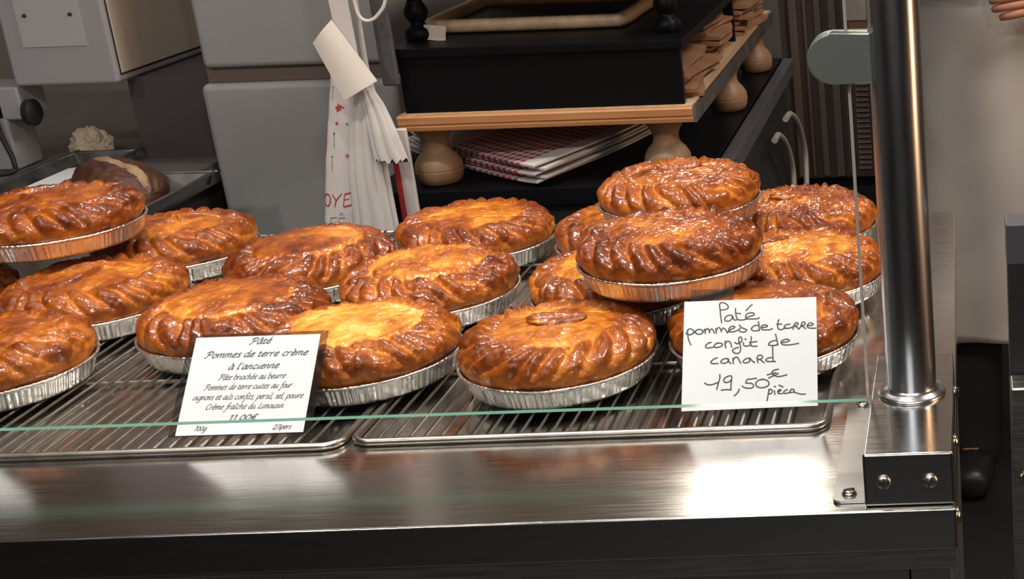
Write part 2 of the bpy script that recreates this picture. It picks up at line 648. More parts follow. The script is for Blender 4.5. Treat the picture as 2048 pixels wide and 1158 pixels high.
def crust(parent, seed, kind, lid, ridge, N, twist, rough=1.0, crimp=1.0, scale=1.0):
    rng = random.Random(seed)
    nph, nr = 300, 66
    rho, z = spline(PROF, nr)
    dr, dz = np.gradient(rho), np.gradient(z)
    L = np.hypot(dr, dz)
    nrx, nrz = -dz / L * -1, dr / L * -1     # outward / upward normal of the profile
    s = np.cumsum(L)
    s -= s[0]
    i0 = int(np.argmax(rho))
    win = sstep(.005, .0165, z) * 1.0
    win[i0 + 1:] = np.where(rho[i0 + 1:] > .060, win[i0 + 1:], sstep(.047, .058, rho[i0 + 1:]))
    ph = np.linspace(0, 2 * PI, nph, endpoint=False)
    wob = np.zeros(nph)
    amp = np.ones(nph)
    for k in range(2, 11):
        wob += rng.uniform(-1, 1) * .055 * np.sin(k * ph + rng.uniform(0, 6.28))
        amp += rng.uniform(-1, 1) * .17 * np.sin(k * ph + rng.uniform(0, 6.28))
    PHI, RHO = np.meshgrid(ph, rho)
    _, Zm = np.meshgrid(ph, z)
    _, W = np.meshgrid(ph, win)
    _, Sm = np.meshgrid(ph, s)
    _, NX = np.meshgrid(ph, nrx)
    _, NZ = np.meshgrid(ph, nrz)
    phase = N * (PHI + wob[None, :]) + 1.45 * twist * (Sm - .012) / .034
    fr = np.mod(phase / (2 * PI), 1.0)
    lobe = np.sin(PI * fr ** (.72 if twist > 0 else 1.3)) ** .62
    D = crimp * .0058 * (lobe - .66) * W * np.clip(amp, .35, 1.7)[None, :]
    X0, Y0 = RHO * np.cos(PHI), RHO * np.sin(PHI)
    P = np.stack([X0, Y0, Zm], -1).reshape(-1, 3)
    n1 = fbm(P, 32, seed, 2).reshape(nr, nph)
    n2 = fbm(P, 120, seed + 40, 3).reshape(nr, nph)
    lidw = 1 - sstep(.045, .055, RHO)
    base = sstep(.0, .008, Zm)
    n5 = fbm(P, 62, seed + 20, 2).reshape(nr, nph)
    D += (n1 * .0024 * (1 - .45 * lidw) + n5 * .0019 * (1 - .6 * lidw) + n2 * .0009 * rough) * base
    D -= .0016 * np.exp(-(n5 / .07) ** 2) * W * base
    # fine wrinkles of the glazed lid, running one way
    a = rng.uniform(0, PI)
    Q = np.stack([(X0 * math.cos(a) + Y0 * math.sin(a)) * 2.6, (-X0 * math.sin(a) + Y0 * math.cos(a)) * .7, Zm * 0], -1).reshape(-1, 3)
    n3 = fbm(Q, 90, seed + 80, 2).reshape(nr, nph)
    D += n3 * .0008 * rough * lidw
    # broad swelling
    dome = rng.uniform(-.0015, .002)
    D += dome * lidw
    seam = np.zeros_like(D)
    if kind in ('seam', 'light'):
        # a separate round of dough laid in as the lid: its edge shows as a pale step
        r0 = .0515 + .0022 * np.sin(2 * PHI + seed) + .0016 * np.sin(5 * PHI + 2 * seed)
        D += .0021 * (1 - sstep(r0 - .0016, r0 + .0002, RHO))
        seam = np.exp(-((RHO - r0) / .0022) ** 2) * (.5 + .5 * np.sin(2 * PHI + seed * 1.7) ** 2)
    if kind == 'slit':
        # the lid is cut: a curved lip lifts over a groove
        for q in range(2):
            aa = rng.uniform(0, PI) if q else rng.uniform(.2, .7)
            cx, cy = rng.uniform(-.02, .02), rng.uniform(-.02, .02)
            u = (X0 - cx) * math.cos(aa) + (Y0 - cy) * math.sin(aa)
            v = -(X0 - cx) * math.sin(aa) + (Y0 - cy) * math.cos(aa) - 9 * u * u * (1 if q else -1)
            e = np.exp(-(u / .026) ** 4) * lidw
            D += e * (-.0042 * np.exp(-(v / .0017) ** 2) + .0036 * np.exp(-((v - .0042) / .0036) ** 2))
            seam -= .55 * e * np.exp(-((v - .003) / .0022) ** 2)
    D *= scale
    V = np.stack([(RHO + NX * D) * np.cos(PHI), (RHO + NX * D) * np.sin(PHI), Zm + NZ * D], -1).reshape(-1, 3)
    n4 = fbm(P, 22, seed + 120, 3).reshape(nr, nph)
    side = 1 - sstep(.006, .018, Zm) * 1.0
    side[i0 + 8:] = 0
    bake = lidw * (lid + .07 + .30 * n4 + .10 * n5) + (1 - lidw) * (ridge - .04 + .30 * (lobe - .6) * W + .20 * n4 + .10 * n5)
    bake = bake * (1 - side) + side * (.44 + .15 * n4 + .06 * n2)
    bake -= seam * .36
    bake += np.clip(n2, 0, 1) * .16
    F = []
    for j in range(nr - 1):
        for i in range(nph):
            k = (i + 1) % nph
            F.append((j * nph + i, j * nph + k, (j + 1) * nph + k, (j + 1) * nph + i))
    F.append(tuple((nr - 1) * nph + i for i in range(nph)))
    F.append(tuple(reversed(range(nph))))
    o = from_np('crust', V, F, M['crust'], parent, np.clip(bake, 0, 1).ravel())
    o.location = (0, 0, PAN_H)
    return o


def leaf(parent, seed, x, y, rot, L=.020, Wd=.0098):
    rng = random.Random(seed + 500)
    nu, nv = 44, 22
    V, B = [], []
    for i in range(nu + 1):
        u = -1 + 2 * i / nu
        w_ = Wd * (max(0, 1 - abs(u) ** 2.2)) ** .85 * (1 + .16 * math.sin(3 * u + seed) + .10 * noise.noise(Vector((u * 5, seed, 1)))) + .0004
        for j in range(nv + 1):
            v = -1 + 2 * j / nv
            h = .0031 * (1 - v * v) ** .5 * (1 - .5 * u * u)
            h +=   .0012 * math.cos(v * 13 + 1.5 * math.sin(2 * u + seed)) * (1 - v * v) ** .3
            h += .0012 * noise.noise(Vector((u * 4, v * 4, seed)))
            V.append((u * L, v * w_, h + .0012 * math.sin(2.2 * u + seed)))
            B.append(.52 + .20 * math.cos(v * 13 + 1.5 * math.sin(2 * u + seed)) + .1 * noise.noise(Vector((u * 3, v * 3, seed + 4))))
    nb_ = len(V)
    V += [(a, b, -.0035) for a, b, c in V[:]]
    B += B[:]
    m_ = nv + 1
    F = []
    for i in range(nu):
        for j in range(nv):
            q = (i * m_ + j, (i + 1) * m_ + j, (i + 1) * m_ + j + 1, i * m_ + j + 1)
            F.append(q)
            F.append(tuple(nb_ + k for k in reversed(q)))
    rim = [i * m_ for i in range(nu + 1)] + [nu * m_ + j for j in range(1, m_)] + [i * m_ + nv for i in range(nu - 1, -1, -1)] + [j for j in range(nv - 1, 0, -1)]
    for a, b in zip(rim, rim[1:] + rim[:1]):
        F.append((a, nb_ + a, nb_ + b, b))
    o = from_np('pastry_leaf', V, F, M['crust'], parent, B)
    o.location = (x, y, PAN_H + .0288 + .0012)
    o.rotation_euler = (0, 0, rot)
    return o


def pan_mesh(seed):
    rng = np.random.default_rng(seed)
    n = 420
    rb, h = .0738, PAN_H
    prof = [(.0006, 0, 0), (.04, 0, 0), (rb - .003, 0, 0), (rb, .0008, .3)]
    for k in range(1, 9):
        t = k / 8
        prof.append((rb + .001 + (RIM - .0035 - rb - .001) * t ** 1.15, .0012 + (h - .0032) * t, 1))
    prof += [(RIM - .0022, h - .0014, .5), (RIM - .0006, h - .0012, .3), (RIM, h - .0002, .3), (RIM - .0006, h + .0009, .3), (RIM - .0018, h + .0011, .3), (RIM - .0030, h + .0004, .4), (RIM - .0042, h - .0025, .6)]
    ph = np.linspace(0, 2 * PI, n, endpoint=False)
    ple = np.zeros(n)
    for f in (71, 97, 113, 131, 151):
        ple += rng.uniform(.5, 1) * np.sin(f * ph + rng.uniform(0, 6.28) + 2.0 * np.sin(3 * ph + rng.uniform(0, 6.28)))
    lum = np.zeros(n)
    for f in (3, 5, 8, 13):
        lum += rng.uniform(-1, 1) * np.sin(f * ph + rng.uniform(0, 6.28))
    V = []
    for j, (r, z, a) in enumerate(prof):
        tilt = .0005 * np.roll(ple, j // 2)
        d = a * (.00038 * ple * (1 if j < 12 else .5) + .00025 * lum + .15 * tilt * (j % 2))
        rr_ = r + d
        zz = z + (0 if j < 12 else .00028 * lum * .6 + .00022 * ple * .5)
        V.append(np.stack([rr_ * np.cos(ph), rr_ * np.sin(ph), np.full(n, 1.0) * zz], -1))
    V = np.concatenate(V)
    F = []
    for j in range(len(prof) - 1):
        for i in range(n):
            k = (i + 1) % n
            F.append((j * n + i, j * n + k, (j + 1) * n + k, (j + 1) * n + i))
    F.append(tuple(reversed(range(n))))
    me = bpy.data.meshes.new('foil_pan')
    me.from_pydata([tuple(v) for v in V], [], F)
    me.polygons.foreach_set('use_smooth', [True] * len(me.polygons))
    me.materials.append(M['foil'])
    me.update()
    return me


PANS = [pan_mesh(k) for k in range(3)]
ZB = .9081
G1, G2 = 'braided potato pies with cream', 'braided duck pies with a pastry leaf'
#      id  x       y       z    kind    lid  ridge N  twist rough crimp leaf  label
PIES = [
    (1, -.9176, 1.4062, .9655, 'slit', .47, .66, 22, 4.5, 1, 1.1, None, G1, 'braided pie with a cut in its lid, stacked on top of others at left border'),
    (2, -.8515, 1.4935, ZB, 'slit', .38, .58, 22, 4.5, .9, 1, None, G1, 'braided pie with a long curved cut, behind and right of the stacked left pie'),
    (3, -.8441, 1.3277, ZB, 'slit', .40, .56, 22, 4.5, .9, 1.1, None, G1, 'braided pie with a cut lid, directly under the stacked pie at left'),
    (4, -.8436, 1.1619, ZB, 'plain', .47, .52, 20, 4, 1.1, .9, None, G1, 'braided pie in front at the left border, behind the cut off price card'),
    (5, -.6710, 1.4085, ZB, 'seam', .40, .64, 23, -4.5, .8, 1, None, G1, 'braided pie with smooth orange lid and pale lid edge, in front of the white bin'),
    (6, -.5207, 1.3270, ZB, 'seam', .24, .60, 22, 5, 1.8, 1, None, G1, 'braided pie with wrinkled yellow lid, in the middle of the left rack'),
    (7, -.5292, 1.4938, ZB, 'plain', .33, .66, 24, 4.5, 1, 1.1, None, G1, 'braided pie at the back, below the gingham papers and left turned foot'),
    (8, -.6703, 1.2434, ZB, 'seam', .38, .62, 22, 4.5, 1, .8, None, G1, 'braided pie with pale lid edge, behind the left side of the printed card'),
    (9, -.5242, 1.1619, ZB, 'light', .15, .52, 22, 4.5, 1.1, .9, None, G1, 'palest golden braided pie, behind the right side of the printed card'),
    (10, -.3505, 1.1416, ZB, 'leaf', .30, .58, 23, -5, 1, 1, (.0, .006, .12, .025, .0145), G2, 'braided pie with pastry leaf in front row between the two price cards'),
    (11, -.3555, 1.4719, ZB, 'plain', .26, .56, 24, 5, 1, 1, None, G2, 'half hidden braided pie at the back, under the left of the rear stacked pie'),
    (12, -.2951, 1.4324, .9618, 'leaf', .42, .55, 22, 5, 1, 1.1, (.0, .012, .15, .023, .0130), G2, 'rear one of the two stacked pies on the right rack, topmost in view'),
    (13, -.2693, 1.2413, .9608, 'leaf', .45, .70, 22, 5.5, 1.3, 1.15, (-.008, .022, .1, .020, .0112), G2, 'front stacked pie with dark glossy crust, above the handwritten card'),
    (14, -.3366, 1.3070, ZB, 'seam', .22, .56, 22, 4.5, 1.1, 1, None, G2, 'braided pie with yellow lid, half hidden under the front stacked pie'),
    (15, -.1824, 1.5055, ZB, 'leaf', .50, .58, 24, 5, 1.3, 1, (-.012, .008, .1, .021, .0122), G2, 'braided pie at the far back right, next to the steel post'),
    (16, -.1660, 1.3403, ZB, 'leaf', .26, .55, 22, 4.5, 1.2, 1, (-.030, .014, .2, .019, .009), G2, 'braided pie with bright yellow lid patch, middle row beside the steel post'),
    (17, -.1808, 1.1752, ZB, 'plain', .50, .55, 21, -5, 1.3, 1.1, None, G2, 'braided pie in the front row behind the handwritten price card'),
    (18, -1.0195, 1.3380, ZB, 'plain', .55, .70, 22, 4.5, 1, 1, None, G1, 'dark sliver of a pie at left border, under the stacked pie'),
]
for (pid, x, y, z, kind, lid, ridge, N, tw, rough, crimp, lf, grp, label) in PIES:
    t = thing('potato_pie', label, 'pie', (x, y, z), (0, 0, 0), grp)
    pn = link('foil_pan', PANS[pid % 3], None, t)
    pn.rotation_euler = (0, 0, pid * 1.37)
    crust(t, pid, kind, lid, ridge, N, tw, rough, crimp)
    if lf:
        leaf(t, pid, *lf)


# ------------------------------------------------------------------ lettering helpers
def ribbon(bm, pts, half, z, nib=None):
    """flat pen stroke in the local xy plane; nib = fixed broad-nib direction"""
    pts = [Vector((p[0], p[1], 0)) for p in pts]
    n = len(pts)
    A, B = [], []
    for i, p in enumerate(pts):
        d = pts[min(i + 1, n - 1)] - pts[max(i - 1, 0)]
        if d.length < 1e-9:
            d = Vector((1, 0, 0))
        d.normalize()
        q = Vector((-d.y, d.x, 0))
        if nib:
            q = q * .55 + Vector(nib) * (1 if q.dot(Vector(nib)) > 0 else -1) * .75
        A.append(bm.verts.new((p.x + q.x * half, p.y + q.y * half, z)))
        B.append(bm.verts.new((p.x - q.x * half, p.y - q.y * half, z)))
    for i in range(n - 1):
        bm.faces.new((A[i], A[i + 1], B[i + 1], B[i]))


def strokes(name, data, unit, half, z, material, parent, nib=None, extend=0):
    bm = bmesh.new()
    for k, L in enumerate(data):
        P = [(a * unit, b * unit, 0) for a, b in L]
        C = catmull(P, 5) if len(P) > 2 else [Vector(p) for p in P]
        if extend and len(C) > 1:
            d = (C[0] - C[1]).normalized() * half
            C[0] = C[0] + d
            C[-1] = C[-1] + (C[-1] - C[-2]).normalized() * half
        ribbon(bm, C, half, z + k * 2e-7, nib)
    me = bpy.data.meshes.new(name)
    bm.to_mesh(me)
    bm.free()
    return link(name, me, material, parent)


HAND = [[(-232,753),(-239,802),(-246,867),(-251,914),(-241,930),(-220,931),(-194,916),(-179,892),(-188,876),(-206,868),(-236,866)],[(-147,812),(-168,817),(-197,805),(-208,782),(-201,768),(-176,764),(-151,780),(-145,802),(-148,812),(-138,788),(-127,771),(-113,773)],[(-122,873),(-118,824),(-111,792),(-96,773),(-67,769),(-37,775)],[(-111,831),(-80,827)],[(-34,853),(-7,885),(12,903)],[(-35,789),(-4,799),(27,809),(30,822),(17,830),(-8,830),(-34,816),(-38,793),(-29,778),(-4,776),(38,775),(55,776),(70,784)],[(-516,666),(-504,689),(-498,706),(-484,708),(-459,696),(-456,677),(-466,662),(-487,656),(-503,663)],[(-508,693),(-503,657),(-496,620),(-485,587),(-476,569)],[(-487,656),(-460,666),(-441,684),(-429,697),(-408,701),(-387,691),(-381,674),(-399,659),(-424,660),(-439,672),(-441,686)],[(-381,679),(-367,692),(-365,703),(-362,662)],[(-364,687),(-346,705),(-334,695),(-327,667)],[(-328,683),(-313,701),(-300,689),(-289,663)],[(-279,702),(-272,663)],[(-275,686),(-258,710),(-242,700),(-233,673)],[(-234,684),(-217,704),(-200,689),(-185,661)],[(-185,661),(-166,683),(-145,694),(-125,705),(-133,717),(-154,715),(-171,697),(-172,679),(-162,667),(-128,670),(-99,681),(-83,694)],[(-87,724),(-77,707),(-49,692),(-28,678),(-49,662),(-74,664),(-87,673)],[(60,716),(39,716),(18,703),(8,685),(22,671),(47,668),(68,674)],[(66,747),(70,719),(72,696),(73,669)],[(91,696),(118,697),(139,705),(131,715),(110,718),(91,707),(87,691),(98,677),(127,673),(160,674),(179,683)],[(230,759),(223,727),(221,699),(227,678),(248,671),(269,677),(286,687)],[(215,720),(253,719)],[(320,716),(299,714),(278,706),(274,690),(286,680),(315,681),(341,690)],[(345,671),(351,698),(362,721),(379,727),(387,715),(374,702),(360,698),(374,688),(393,670)],[(393,669),(410,696),(417,723),(433,732),(444,718),(433,702),(412,698),(433,686),(445,671)],[(463,698),(492,697),(509,706),(496,720),(475,716),(460,698),(467,680),(496,672),(529,672)],[(-315,582),(-335,576),(-356,557),(-357,543),(-339,533),(-299,539)],[(-265,573),(-285,558),(-287,540),(-264,535),(-235,543),(-221,558),(-236,572),(-265,573)],[(-200,587),(-202,562),(-195,530)],[(-201,557),(-194,580),(-177,586),(-159,573),(-148,534)],[(-123,572),(-107,562),(-86,566),(-69,583),(-67,606),(-80,620),(-92,607),(-90,575),(-79,543),(-77,511),(-85,484),(-110,476),(-135,489),(-141,507),(-123,520),(-94,528)],[(-55,569),(-52,546),(-36,536),(-7,542),(6,546)],[(-41,601),(-35,596)],[(8,617),(6,571),(4,546),(19,534),(54,533)],[(-6,567),(52,574)],[(215,578),(181,573),(154,558),(148,540),(173,534),(206,535),(221,544)],[(204,631),(213,590),(223,537)],[(252,556),(286,559),(315,569),(302,583),(277,582),(252,567),(250,549),(265,537),(306,533),(356,538),(388,543)],[(-263,444),(-283,438),(-308,419),(-311,403),(-291,395),(-256,396)],[(-176,434),(-205,434),(-229,420),(-231,402),(-208,394),(-179,406),(-175,431),(-169,406),(-154,392)],[(-136,436),(-134,391)],[(-134,418),(-122,440),(-101,441),(-89,420),(-76,391)],[(-4,432),(-31,427),(-53,410),(-49,394),(-26,391),(-4,403),(-2,429),(19,404),(36,392)],[(55,430),(59,409),(63,389)],[(55,428),(65,450),(86,453),(100,439),(90,422),(69,416)],[(78,418),(111,387)],[(181,427),(156,428),(132,418),(127,402),(152,394),(181,395),(202,392)],[(180,526),(181,463),(185,400)],[(-356,231),(-337,217),(-300,215),(-267,227),(-251,231)],[(-240,297),(-239,266),(-249,231),(-262,174)],[(-153,244),(-173,230),(-198,231),(-208,247),(-198,268),(-170,283),(-145,279),(-148,235),(-150,200),(-150,164)],[(-150,163),(-184,168),(-225,165)],[(-84,166),(-98,136),(-122,112)],[(51,255),(0,249),(-21,247),(-33,217),(-8,216),(20,208),(29,187),(12,173),(-20,172),(-45,180),(-60,191)],[(99,244),(66,235),(47,213),(54,186),(83,172),(120,175),(148,191),(148,218),(128,236),(99,244)],[(225,324),(198,320),(177,306),(175,288),(194,274),(214,263),(247,263),(293,274)],[(138,280),(169,288),(206,295)],[(150,253),(185,269),(225,288)],[(152,155),(146,120),(142,90),(136,61)],[(150,142),(165,155),(177,141),(169,119),(148,116)],[(194,140),(198,111)],[(196,179),(202,175)],[(233,187),(261,171)],[(224,130),(247,142),(235,150),(222,135),(226,117),(255,115)],[(296,147),(276,137),(267,119),(284,114),(309,120)],[(313,122),(329,148),(350,142),(346,125),(321,119)],[(350,122),(383,110),(411,102),(438,103)]]
